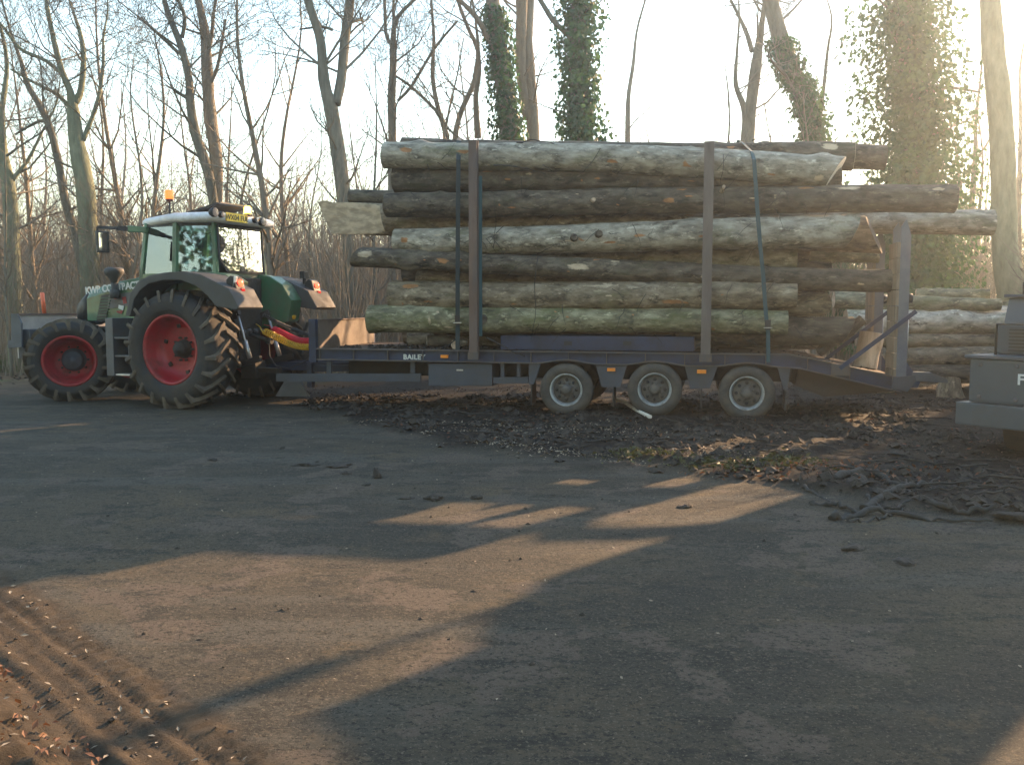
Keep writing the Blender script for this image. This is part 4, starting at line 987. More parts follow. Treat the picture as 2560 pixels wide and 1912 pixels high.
for s in (1, -1):
    for p, q in ((A, B), (B, C)):
        pane('window', [up(p, s, ZB + 0.03), up(q, s, ZB + 0.03), up(q, s, ZT - 0.06), up(p, s, ZT - 0.06)], M['glass'])
yl = C[1]
rq = [(-0.43, yl - 0.22, ZB + 0.07), (-0.425, yl - 0.05, ZB + 0.28), (-0.40, yl - 0.06, ZT - 0.07), (-0.40, -yl + 0.06, ZT - 0.07), (-0.43, -yl + 0.05, ZB + 0.07)]
m = MB()
for i in range(5):
    m.bar(rq[i], rq[(i + 1) % 5], 0.03, 0.035)
m.build('rear_window_frame', M['black'], tc_)
pane('rear_window', rq, M['rear_glass'])
pane('windscreen', [up(A, 1, ZB + 0.03), up(A, 1, ZT - 0.06), up(A, -1, ZT - 0.06), up(A, -1, ZB + 0.03)], M['glass'])
# seat, steering wheel and console seen through the glass
m = MB(); m.prism([(0.0, 2.08), (0.45, 2.08), (0.45, 2.2), (0.12, 2.2), (0.0, 2.85), (-0.1, 2.85)], -0.24, 0.24); m.build('seat', mat('seat_cloth', [(0.05, 0.055, 0.06), (0.08, 0.085, 0.095)], 20, rough=0.9), tc_, bevel=0.04)
m = MB(); m.lathe([(0.02 * math.sin(a), 0.2 + 0.02 * math.cos(a)) for a in [i * math.pi / 4 for i in range(8)]], 24, 'z', closed=True)
m.tube([(0, 0, 0), (0.05, 0, -0.35)], 0.025, 8)
m.build('steering_wheel', M['black'], tc_, loc=(0.72, 0, 2.42), rot=(0, R_(-25), 0))
# roof
def ring(z, ins, xf=1.12, xr=-0.56):
    P = [(xf, 0.52), (xf - 0.10, 0.70), (0.30, 0.87), (xr + 0.05, 0.74), (xr, 0.70)]
    P = P + [(x, -y) for x, y in reversed(P)]
    cx = 0.3
    return [(cx + (x - cx) * (1 - ins / 0.85), y * (1 - ins / 0.85), z - 0.06 * max(0, (x - 0.45)) ) for x, y in P]
m = MB(); rings = [ring(2.95, 0.08), ring(2.965, 0.02), ring(3.0, 0.0), ring(3.05, 0.005), ring(3.09, 0.05), ring(3.115, 0.14), ring(3.125, 0.4)]
n = 10; vs = [v for r in rings for v in r]; fs = [tuple(range(n - 1, -1, -1)), tuple((len(rings) - 1) * n + i for i in range(n))]
for i in range(len(rings) - 1):
    for k in range(n): fs.append((i * n + k, i * n + (k + 1) % n, (i + 1) * n + (k + 1) % n, (i + 1) * n + k))
m.add(vs, fs, 0, True); rf = m.build('roof', M['white_roof'], tc_)
for px, py, r in ((532, 531, 0.075), (551, 537, 0.05), (636, 551, 0.05), (653, 555, 0.075)):
    p = atx(px, py, -0.57); m = MB(); m.lathe([(0.05, r * 0.6), (0, r), (-0.05, r), (-0.055, r * 0.9)], 18, 'x', c=tuple(p))
    lm = m.build('work_lamp', M['black'], rf)
    m = MB(); m.lathe([(-0.056, r * 0.88), (-0.06, 0)], 18, 'x', c=tuple(p)); m.build('lamp_glass', M['lamp_face'], lm)
p = atx(592.5, 545, -0.585)
m = MB(); m.box(-0.59, -0.572, p.y - 0.255, p.y + 0.255, p.z - 0.068, p.z + 0.068); pl = m.build('number_plate', M['plate'], rf, bevel=0.004)
lettering('WX04 FUE', 0.115, pl, (-0.5925, p.y, p.z - 0.04), (R_(90), 0, R_(-90)), M['black'], 0.001, align='CENTER', space=1.02)
# raised roof hatch
m = MB()
P = [Vector((0.45, 0.36, 3.115)), Vector((0.45, -0.40, 3.115)), Vector((-0.25, -0.40, 3.27)), Vector((-0.25, 0.30, 3.27))]
up_ = Vector((0.05, 0, 0.035))
m.add([tuple(v) for v in P] + [tuple(v + up_) for v in P], [(0, 1, 2, 3), (7, 6, 5, 4), (0, 4, 5, 1), (1, 5, 6, 2), (2, 6, 7, 3), (3, 7, 4, 0)])
m.build('roof_hatch', M['chassis'], tc_, bevel=0.01)
m = MB(); m.bar((-0.262, -0.41, 3.30), (-0.262, 0.31, 3.30), 0.02, 0.02); m.build('hatch_edge', M['step_grey'], tc_)
# beacons
m = MB(); m.tube([(0.33, 0.79, 2.96), (0.33, 0.80, 3.33)], 0.016, 8); bp = m.build('beacon_pole', M['black'], tc_)
m = MB(); m.lathe([(3.30, 0.055), (3.325, 0.06), (3.327, 0.03)], 16, 'z', c=(0.33, 0.8, 0)); m.build('beacon_base', M['black'], bp)
m = MB(); m.lathe([(3.326, 0.066), (3.44, 0.072), (3.468, 0.055), (3.47, 0)], 20, 'z', c=(0.33, 0.8, 0)); m.build('beacon_lens', M['beacon_red'], bp)
p = atx(619, 531, -0.42)
m = MB(); m.lathe([(p.z - 0.07, 0.05), (p.z - 0.02, 0.05), (p.z - 0.019, 0)], 16, 'z', c=(-0.42, p.y, 0)); b2 = m.build('beacon_base', M['black'], tc_)
m = MB(); m.lathe([(p.z - 0.018, 0.06), (p.z + 0.07, 0.058), (p.z + 0.10, 0.04), (p.z + 0.105, 0)], 20, 'z', c=(-0.42, p.y, 0)); m.build('beacon_lens', M['amber'], b2)
# mirror on its long arm, left side
q0 = R.aty(366, 575, 0.72); q1 = R.aty(318, 572, 1.0); q2 = R.aty(243, 568, 1.45)
m = MB(); m.bar(q0, q1, 0.06, 0.10); m.build('mirror_arm', M['green'], tc_, bevel=0.012)
m = MB(); m.bar(q1, q2, 0.04, 0.045); m.bar(q1, q1 + (q2 - q1) * 0.35, 0.055, 0.07); m.bar(q2, q2 - Vector((0, 0, 0.12)), 0.025, 0.025, up=(1, 0, 0)); arm = m.build('mirror_arm_tube', M['black'], tc_)
c = R.aty(256, 605, 1.42)
m = MB(); m.box(-0.035, 0.035, -0.10, 0.10, -0.17, 0.17, M=Matrix.Translation(c) @ Matrix.Rotation(R_(-14), 4, 'Z')); mh = m.build('mirror_housing', M['black'], tc_, bevel=0.02)
m = MB(); m.box(-0.044, -0.038, -0.08, 0.08, -0.14, 0.14, M=Matrix.Translation(c) @ Matrix.Rotation(R_(-14), 4, 'Z'))
mg = bpy.data.materials.new('mirror_glass'); mg.use_nodes = True; mg.node_tree.nodes['Principled BSDF'].inputs['Metallic'].default_value = 1; mg.node_tree.nodes['Principled BSDF'].inputs['Roughness'].default_value = 0.03; mg.node_tree.nodes['Principled BSDF'].inputs['Base Color'].default_value = (0.85, 0.87, 0.88, 1)
m.build('mirror_glass', mg, mh)
q3 = R.aty(366, 575, -0.72); m = MB(); m.bar((q3.x, -0.72, q3.z), (1.35, -1.4, 2.87), 0.05, 0.06); m.build('mirror_arm', M['green'], tc_)
m = MB(); m.box(1.32, 1.38, -1.5, -1.3, 2.45, 2.8); m.build('mirror_housing', M['black'], tc_, bevel=0.02)
# bonnet
def sect(x, zt, zs, w, wt, zb):
    return [(x, -w, zb), (x, -w, zs), (x, -wt, zt - 0.03), (x, -wt * 0.6, zt), (x, wt * 0.6, zt), (x, wt, zt - 0.03), (x, w, zs), (x, w, zb)]
S = [sect(1.0, 2.16, 2.02, 0.43, 0.36, 1.36), sect(1.5, 2.13, 1.97, 0.425, 0.355, 1.36), sect(1.95, 2.07, 1.90, 0.42, 0.345, 1.36), sect(2.4, 1.985, 1.81, 0.41, 0.33, 1.36), sect(2.68, 1.92, 1.75, 0.40, 0.31, 1.36)]
m = MB(); n = 8; vs = [v for r in S for v in r]; fs = [tuple(range(n)), tuple(range(len(S) * n - 1, (len(S) - 1) * n - 1, -1))]
for i in range(len(S) - 1):
    for k in range(n): fs.append((i * n + k, (i + 1) * n + k, (i + 1) * n + (k + 1) % n, i * n + (k + 1) % n))
m.add(vs, fs); bn = m.build('bonnet', M['green'], tc_, bevel=0.012)
S = [sect(2.681, 1.915, 1.75, 0.395, 0.305, 1.36), sect(2.8, 1.88, 1.72, 0.385, 0.28, 1.34), sect(2.95, 1.80, 1.66, 0.35, 0.24, 1.32), sect(3.05, 1.66, 1.56, 0.29, 0.2, 1.30), sect(3.07, 1.5, 1.42, 0.27, 0.2, 1.28)]
m = MB(); vs = [v for r in S for v in r]; fs = [tuple(range(n)), tuple(range(len(S) * n - 1, (len(S) - 1) * n - 1, -1))]
for i in range(len(S) - 1):
    for k in range(n): fs.append((i * n + k, (i + 1) * n + k, (i + 1) * n + (k + 1) % n, i * n + (k + 1) % n))
m.add(vs, fs, 0, True); m.build('bonnet_nose', M['black'], tc_)
# vents and side writing on the left of the bonnet
def side_poly(pts, y, th, name, mt, parent=bn):
    m = MB(); m.prism([RX(px, py, y) for px, py in pts], y, y + th); return m.build(name, mt, parent)
vt = side_poly([(254, 738), (286, 733), (272, 748), (266, 800), (241, 805)], 0.424, 0.006, 'vent', M['black'])
for i in range(8):
    y0 = 744 + i * 7.2
    a = 253 - i * 1.5; b = 279 - i * 1.7
    side_poly([(a, y0), (b, y0 - 1), (b, y0 + 2), (a, y0 + 3)], 0.4305, 0.02, 'louvre', M['green_dark'], vt)
x0, z0 = RX(216, 735.5, 0.435); x1, z1 = RX(336, 722, 0.435)
sl = math.atan2(z1 - z0, x0 - x1)
lettering('KWR CONTRACTORS', 0.165, bn, (x0, 0.452, z0 + 0.005), (R_(90) , 0, R_(180)), M['white_print'], 0.006, space=0.92).rotation_euler = (Matrix.Rotation(R_(180), 3, 'Z') @ Matrix.Rotation(-sl, 3, 'Y') @ Matrix.Rotation(R_(90), 3, 'X')).to_euler()
dc = side_poly([(272, 738), (330, 730), (322, 765), (268, 772)], 0.4305, 0.003, 'pale_side_panel', M['step_grey'])
side_poly([(305, 743), (315, 741), (317, 758), (309, 760)], 0.434, 0.003, 'decal', M['red'])
side_poly([(285, 742), (296, 740), (294, 746), (286, 748)], 0.434, 0.003, 'decal', M['red'])
side_poly([(297, 762), (310, 765), (308, 776), (296, 771)], 0.434, 0.003, 'decal', M['white_print'])
side_poly([(292, 777), (308, 776), (304, 785), (292, 781)], 0.434, 0.003, 'decal', M['red'])
# exhaust and pre-cleaner
pz = R.aty(286, 700, 0.50)
m = MB(); m.lathe([(2.285, 0.0), (2.28, 0.10), (2.25, 0.155), (2.20, 0.165), (2.15, 0.14), (2.08, 0.08), (2.0, 0.055)], 28, 'z', c=(pz.x, 0.5, 0)); m.tube([(pz.x, 0.5, 2.02), (pz.x, 0.5, 1.75)], 0.06, 14); m.tube([(pz.x, 0.5, 1.9), (pz.x, 0.5, 1.76)], 0.085, 14)
m.build('air_intake', M['fender'], tc_)
# steps, tank
m = MB(); p0 = RX(262, 797, 1.0); p1 = RX(286, 940, 1.0); m.box(p1[0], p0[0], 0.55, 1.0, 0.46, 1.42); m.build('step_panel', M['step_grey'], tc_, bevel=0.015)
for z in (0.47, 0.78, 1.08):
    m = MB(); m.box(1.02, p1[0] - 0.005, 0.6, 0.98, z, z + 0.03); m.build('step', M['steel'] if z < 0.5 else M['step_grey'], tc_, bevel=0.005)
m = MB(); m.box(0.95, p1[0] - 0.01, 0.3, 0.6, 0.48, 1.4); m.build('fuel_tank', M['black'], tc_, bevel=0.04)
m = MB(); m.box(0.9, 1.6, -1.0, -0.3, 0.5, 1.35); m.build('fuel_tank', M['black'], tc_, bevel=0.04)
# front blade
bl = sub_empty('front_blade', tc_)
m = MB(); m.prism([RX(px, py, 1.2) for px, py in ((27, 784), (42, 784), (53, 808), (54, 868), (20, 870), (20, 851), (28, 850))], 1.17, 1.2); m.build('end_plate', M['blade_grey'], bl, bevel=0.005)
m = MB(); m.box(3.46, 3.49, -1.2, 1.168, 0.72, 1.46); m.build('back_plate', M['pale_panel'], bl)
m = MB(); m.box(3.44, 3.51, -1.2, 1.168, 1.462, 1.49); m.build('top_edge', M['rust'], bl)
m = MB(); m.box(3.25, 3.456, -0.9, 1.1, 0.9, 1.22); m.box(2.95, 3.3, -0.35, 0.35, 0.6, 1.1); m.build('carrier', M['blade_grey'], bl, bevel=0.02)
p = atx(111, 783, 3.475); m = MB(); m.tube([(3.475, p.y, 1.49), (3.475, p.y + 0.03, 1.49 + 50 / FPX * 16.3)], 0.034, 10); m.build('marker_post', M['marker_red'], bl)
# rear linkage
lk = sub_empty('rear_linkage', tc_)
for s in (1, -1):
    m = MB(); m.bar((-0.4, s * 0.28, 0.62), (-1.1, s * 0.42, 0.78), 0.05, 0.09); m.build('lower_link', M['chassis'], lk, bevel=0.008)
    m = MB(); m.tube([(-0.62, s * 0.38, 1.5), (-0.85, s * 0.38, 0.78)], 0.022, 10); m.tube([(-0.76, s * 0.38, 1.06), (-0.85, s * 0.38, 0.78)], 0.04, 10); m.build('lift_rod', M['steel'], lk)
    m = MB(); m.bar((-0.4, s * 0.3, 1.4), (-0.66, s * 0.38, 1.52), 0.06, 0.1); m.build('lift_arm', M['chassis'], lk, bevel=0.01)
m = MB(); m.tube([(-0.5, 0, 1.15), (-0.95, 0, 1.05)], 0.035, 10); m.tube([(-0.9, 0.0, 1.05), (-1.0, 0, 1.04)], 0.05, 10); m.build('top_link', M['chassis'], lk)
m = MB(); m.box(-0.75, -0.45, -0.13, 0.13, 0.42, 0.72); m.box(-1.15, -0.7, -0.06, 0.06, 0.52, 0.6); m.build('hitch', M['chassis'], lk, bevel=0.01)
m = MB()
for i in range(4):
    m.tube([(-0.52, -0.28 + i * 0.16, 1.22), (-0.62, -0.28 + i * 0.16, 1.2)], 0.03, 10)
m.build('couplers', M['step_grey'], lk)

# ------------------------------------------------------------------ coiled hoses between tractor and trailer
def coil(path, r, turns, thick, name, mt, label, lead=None):
    P = [Vector(p) for p in path]
    def at(t):
        u = t * (len(P) - 1); k = min(int(u), len(P) - 2); f = u - k
        p0 = P[max(k - 1, 0)]; p1 = P[k]; p2 = P[k + 1]; p3 = P[min(k + 2, len(P) - 1)]
        return 0.5 * ((2 * p1) + (p2 - p0) * f + (2 * p0 - 5 * p1 + 4 * p2 - p3) * f * f + (3 * p1 - p0 - 3 * p2 + p3) * f ** 3)
    n = int(turns * 12); Q = []
    if lead: Q += [Vector(q) for q in lead]
    for i in range(n + 1):
        t = i / n; c = at(t); d = (at(min(1, t + 0.01)) - at(max(0, t - 0.01))).normalized()
        u = d.cross(Vector((0, 0, 1))).normalized(); v = d.cross(u); a = i * 2 * math.pi / 12
        Q.append(c + (u * math.cos(a) + v * math.sin(a)) * r)
    m = MB(); m.tube(Q, thick, 6); o = m.build(name, mt); tag(o, label, 'hose', 'coiled hoses between tractor and trailer')
def hp(px, py, t): return atY(px, py, 14.85 - 0.75 * t)
coil([hp(663, 829, 0), hp(690, 842, .3), hp(722, 857, .55), hp(750, 865, .8), hp(776, 867, 1)], 0.052, 25, 0.011, 'coiled_hose', M['hose_yellow'], 'yellow coiled air hose sagging below the red one', lead=[hp(640, 810, -.2), hp(650, 817, -.1)])
coil([hp(686, 823, 0), hp(708, 834, .3), hp(730, 845, .55), hp(752, 852, .8), hp(777, 853, 1)], 0.048, 40, 0.0085, 'coiled_hose', M['hose_red'], 'red coiled air hose slung from tractor to headboard', lead=[hp(660, 812, -.2), hp(675, 815, -.1)])
coil([hp(660, 786, 0), hp(688, 803, .3), hp(718, 817, .55), hp(745, 828, .8), hp(773, 838, 1)], 0.026, 45, 0.006, 'coiled_hose', M['hose_black'], 'thin black coiled cable above the red hose')
m = MB(); m.tube([hp(672, 860, 0), hp(674, 890, .1), hp(690, 915, .4), hp(720, 922, .6), hp(760, 905, .8), hp(782, 895, 1)], 0.012, 6); tag(m.build('hose', M['hose_black']), 'plain black hose hanging in a loop under the coiled hoses', 'hose')

# ------------------------------------------------------------------ excavator at the right edge (x forward, y left)
G = Frame(4.86, 9.4, R_(90 - 58))
ex = empty('excavator', (4.86, 9.4, 0), R_(90 - 58)); tag(ex, 'slate blue digger seen from behind its counterweight at the yard edge', 'excavator')
W_ = 2.4
m = MB(); m.box(0.0, 0.9, -W_, 0.0, 0.60, 1.06); cw = m.build('counterweight', M['machine'], ex, bevel=0.03)
m = MB(); m.box(-0.06, 0.95, -W_ - 0.06, 0.10, 0.355, 0.595); m.build('counterweight_skirt', M['machine'], cw, bevel=0.015)
m = MB(); m.box(-0.04, 0.96, -W_ - 0.04, 0.04, 1.064, 1.10); m.build('lip', M['blade_grey'], cw, bevel=0.012)
m = MB(); m.box(0.30, 1.0, -W_ + 0.2, -0.10, 1.104, 1.42); m.prism([(0.34, 1.424), (0.92, 1.424), (0.92, 1.70), (0.42, 1.70)], -W_ + 0.25, -0.15); eg = m.build('engine_cover', M['machine'], ex, bevel=0.025)
m = MB(); m.box(0.36, 0.9, -W_ + 0.22, -0.13, 1.703, 1.735); m.build('cover_lip', M['blue_grey'], eg, bevel=0.008)
m = MB(); m.lathe([(1.736, 0.0), (1.736, 0.10), (1.74, 0.13), (1.86, 0.13), (1.89, 0.09), (1.9, 0)], 20, 'z', c=(0.62, -0.33, 0)); m.build('air_filter', M['machine_dark'], ex)
for y in (-0.62, -1.5):
    q = MB(); q.box(-0.006, 0.0, y - 0.006, y + 0.006, 0.62, 1.05); q.build('seam', M['machine_dark'], cw)
for y in (-0.12, -0.5, -0.9, -1.3, -1.7):
    for z in (0.66, 1.0):
        q = MB(); q.lathe([(0.0, 0.022), (-0.012, 0.022), (-0.016, 0.012), (-0.016, 0)], 6, 'x', c=(0, y, z)); q.build('bolt', M['blade_grey'], cw)
for i in range(7):
    q = MB(); q.box(0.275, 0.30, -1.1, -0.25, 1.14 + i * 0.036, 1.155 + i * 0.036); q.build('grille_slat', M['machine_dark'], eg)
q = MB(); q.tube([(0.2, -0.16, 1.10), (0.2, -0.16, 1.42), (0.2, -0.5, 1.42), (0.2, -0.5, 1.10)], 0.014, 8); q.build('grab_rail', M['machine_dark'], ex)
lettering('F', 0.15, cw, (-0.006, -0.508, 0.82), (R_(90), 0, R_(-90)), M['white_print'], 0.004)
m = MB(); m.box(0.9, 3.0, -W_, 0.0, 0.75, 1.05); m.build('deck_frame', M['machine'], ex, bevel=0.02)
m = MB(); m.box(1.35, 2.85, -1.68, 0.06, 1.06, 1.75); m.build('cab_body', M['machine'], ex, bevel=0.04)
cb = MB(); cb.box(1.35, 2.85, -1.68, 0.06, 3.2, 3.32); cb.build('cab_roof', M['machine'], ex, bevel=0.04)
for x, y in ((1.38, 0.02), (1.38, -1.64), (2.82, 0.02), (2.82, -1.64)):
    q = MB(); q.box(x - 0.035, x + 0.035, y - 0.035, y + 0.035, 1.75, 3.2); q.build('cab_pillar', M['machine'], ex)
for a, b, c_, d_ in ((1.42, 2.78, 0.015, 0.025), (1.42, 2.78, -1.645, -1.635), (1.375, 1.385, -1.60, -0.02), (2.815, 2.825, -1.60, -0.02)):
    q = MB(); q.box(a, b, c_, d_, 1.76, 3.19); q.build('cab_window', M['tinted_glass'], ex)
q = MB(); q.prism([(1.5, 1.06), (2.1, 1.06), (2.15, 2.2), (2.08, 3.1), (1.85, 3.1), (1.75, 2.2)], -1.15, -0.45); q.build('operator_seat', M['machine_dark'], ex, bevel=0.05)
q = MB(); q.prism([(2.9, 1.0), (3.2, 0.9), (4.3, 3.0), (6.0, 3.3), (6.0, 3.55), (4.1, 3.45)], -2.1, -1.75); q.build('boom', M['machine'], ex, bevel=0.03)
q = MB(); q.prism([(5.8, 3.6), (6.1, 3.5), (6.1, 1.4), (5.9, 1.4)], -2.05, -1.8); q.build('dipper', M['machine'], ex, bevel=0.02)
q = MB(); q.prism([(5.6, 1.4), (6.2, 1.4), (6.3, 0.8), (6.0, 0.4), (5.5, 0.45), (5.3, 0.9)], -2.4, -1.4); q.build('bucket', M['machine_dark'], ex, bevel=0.02)
for y in (-0.62, -W_ + 0.02):
    tk = MB()
    pts = []
    for i in range(13): a = math.pi / 2 + math.pi * i / 12; pts.append((0.72 + 0.27 * math.cos(a), 0.29 + 0.27 * math.sin(a)))
    for i in range(13): a = -math.pi / 2 + math.pi * i / 12; pts.append((2.9 + 0.27 * math.cos(a), 0.29 + 0.27 * math.sin(a)))
    tk.prism(pts, y, y + 0.45); to = tk.build('track', M['machine_dark'], ex)
    for k in range(16):
        a = math.pi / 2 + math.pi * (k + 0.5) / 16
        if k < 16:
            q = MB(); q.box(-0.035, 0.035, y - 0.015, y + 0.465, 0.268, 0.30, M=Matrix.Translation((0.72, 0, 0.29)) @ Matrix.Rotation(-a + math.pi / 2, 4, 'Y')); q.build('track_shoe', M['machine_dark'], to)
q = MB(); q.box(0.8, 2.8, -W_ + 0.45, -0.6, 0.2, 0.56); q.lathe([(0.5, 0.5), (0.75, 0.5)], 24, 'z', c=(1.8, -1.2, 0)); q.build('undercarriage', M['machine_dark'], ex)
# ------------------------------------------------------------------ stack of pale logs behind the trailer
GS = 'logs in the stack behind the trailer'
def pile_log(a, b, r0, r1, Y, bk, label, seed, e0='cut', e1='cut', dy=-0.5):
    pa = atY(*a, Y); pb = atY(*b, Y + dy)
    make_log(pa, pb, r0 * Y / FPX, r1 * Y / FPX, bk, e0, e1, seed=seed, bend=0.4, label=label, group=GS, knots=8)
pile_log((2114, 804), (2580, 806), 31, 24, 17.0, 'bark_white', 'sunlit pale log with a ragged left end, in the stack behind the ramps', 101, 'splinter')
pile_log((2085, 750), (2500, 762), 21, 14, 17.1, 'bark_green', 'greenish log above the sunlit pale log in the stack', 102)
pile_log((2290, 736), (2475, 736), 14, 12, 17.4, 'bark_green', 'short topmost log of the stack behind the right ramp', 103)
pile_log((2300, 764), (2600, 768), 12, 12, 17.5, 'bark_green', 'thin green log second from the top of the stack', 104)
pile_log((2140, 848), (2580, 852), 17, 18, 16.9, 'bark_brown', 'brown dappled log under the sunlit pale log of the stack', 105)
pile_log((2180, 893), (2560, 890), 26, 23, 16.8, 'bark_brown', 'thick brown log low in the stack, left of the digger', 106)
pile_log((2120, 935), (2600, 938), 24, 22, 16.7, 'bark_dark', 'dark log on the ground at the foot of the stack', 107)
pile_log((2350, 780), (2620, 782), 15, 14, 17.3, 'bark_white', 'pale log squeezed between the green and sunlit logs of the stack', 108)
for i, (px, py) in enumerate(((2120, 930), (2150, 880), (2100, 830), (2140, 780), (2200, 880), (2180, 830))):
    pile_log((px, py), (px + 420, py + 4), 25, 22, 17.7, 'bark_brown', 'log at the back of the stack, hidden behind the front ones', 120 + i)
c = gnd(2372, 1000)
make_log((c.x, c.y, 0.0), (c.x + 0.05, c.y + 0.1, 0.36), 0.17, 0.155, 'bark_brown', 'cut', 'cut', seed=130, label='brown tree stump standing on the mud left of the digger', name='tree_stump', cat='stump', knots=3, flare=0.06)
c = gnd(2215, 985)
make_log((c.x - 0.2, c.y, 0.12), (c.x + 0.12, c.y - 0.15, 0.16), 0.10, 0.1, 'bark_white', 'cut_pale', 'cut_pale', seed=131, label='pale log chunk lying under the tail of the trailer', name='log_chunk', cat='log', knots=2)

# ------------------------------------------------------------------ trees
K = 5
def grow(out, p, d, L, r, lvl, rng, droop=0.0, kids=(3, 5), tropism=0.22, spread=(0.45, 0.95), wob=0.16):
    pts = [p]; q = p; dd = d
    for i in range(K - 1):
        dd = (dd + Vector((rng.gauss(0, wob), rng.gauss(0, wob), rng.gauss(0, wob) + tropism * 0.35 - droop))).normalized()
        q = q + dd * (L / (K - 1)); pts.append(q)
    out.append((pts, [max(r * (1 - 0.78 * i / (K - 1)), 0.0035) for i in range(K)]))
    if lvl <= 0: return
    for k in range(rng.randint(*kids)):
        t = 0.25 + 0.72 * rng.random(); i = min(int(t * (K - 1)), K - 2); f = t * (K - 1) - i
        b = pts[i].lerp(pts[i + 1], f); dl = (pts[i + 1] - pts[i]).normalized()
        ax = dl.orthogonal().normalized(); ax.rotate(Matrix.Rotation(rng.random() * 6.283, 3, dl))
        nd = dl.copy(); nd.rotate(Matrix.Rotation(rng.uniform(*spread), 3, ax))
        grow(out, b, nd, L * rng.uniform(0.42, 0.68), r * (1 - 0.7 * t) * rng.uniform(0.5, 0.7), lvl - 1, rng, droop, kids, tropism, spread, wob)
def tubes(out, name, mt, parent=None, S=4):
    if not out: return None
    P = np.array([[tuple(v) for v in o[0]] for o in out]); Rr = np.array([o[1] for o in out])
    V, F = stems_arrays(P, Rr, S)
    return np_mesh(name, V, F, mt, parent)
def resample(pts, n):
    P = [Vector(p[0]) for p in pts]; r = [p[1] for p in pts]; out = []
    seg = [0]
    for a, b in zip(P[:-1], P[1:]): seg.append(seg[-1] + (b - a).length)
    for i in range(n):
        s = seg[-1] * i / (n - 1); k = 0
        while k < len(P) - 2 and seg[k + 1] < s: k += 1
        f = (s - seg[k]) / max(1e-6, seg[k + 1] - seg[k])
        p0 = P[max(k - 1, 0)]; p1 = P[k]; p2 = P[k + 1]; p3 = P[min(k + 2, len(P) - 1)]
        c = 0.5 * ((2 * p1) + (p2 - p0) * f + (2 * p0 - 5 * p1 + 4 * p2 - p3) * f * f + (3 * p1 - p0 - 3 * p2 + p3) * f ** 3)
        out.append((c, r[k] + (r[k + 1] - r[k]) * f))
    return out
def leaf_mesh(name, pos, nrm, size, mt, parent, rng):
    n = len(pos)
    t = rng.normal(size=(n, 3)); t[:, 2] -= 0.6
    t -= nrm * (t * nrm).sum(1, keepdims=True); t /= np.linalg.norm(t, axis=1, keepdims=True) + 1e-9
    b = np.cross(nrm, t); s = size[:, None]
    V = np.stack([pos - t * s * 0.5, pos + b * s * 0.45 + nrm * s * 0.08, pos + t * s * 0.6, pos - b * s * 0.45 + nrm * s * 0.08], 1).reshape(-1, 3)
    F = np.arange(n * 4).reshape(n, 4)
    return np_mesh(name, V, F, mt, parent, smooth=False)

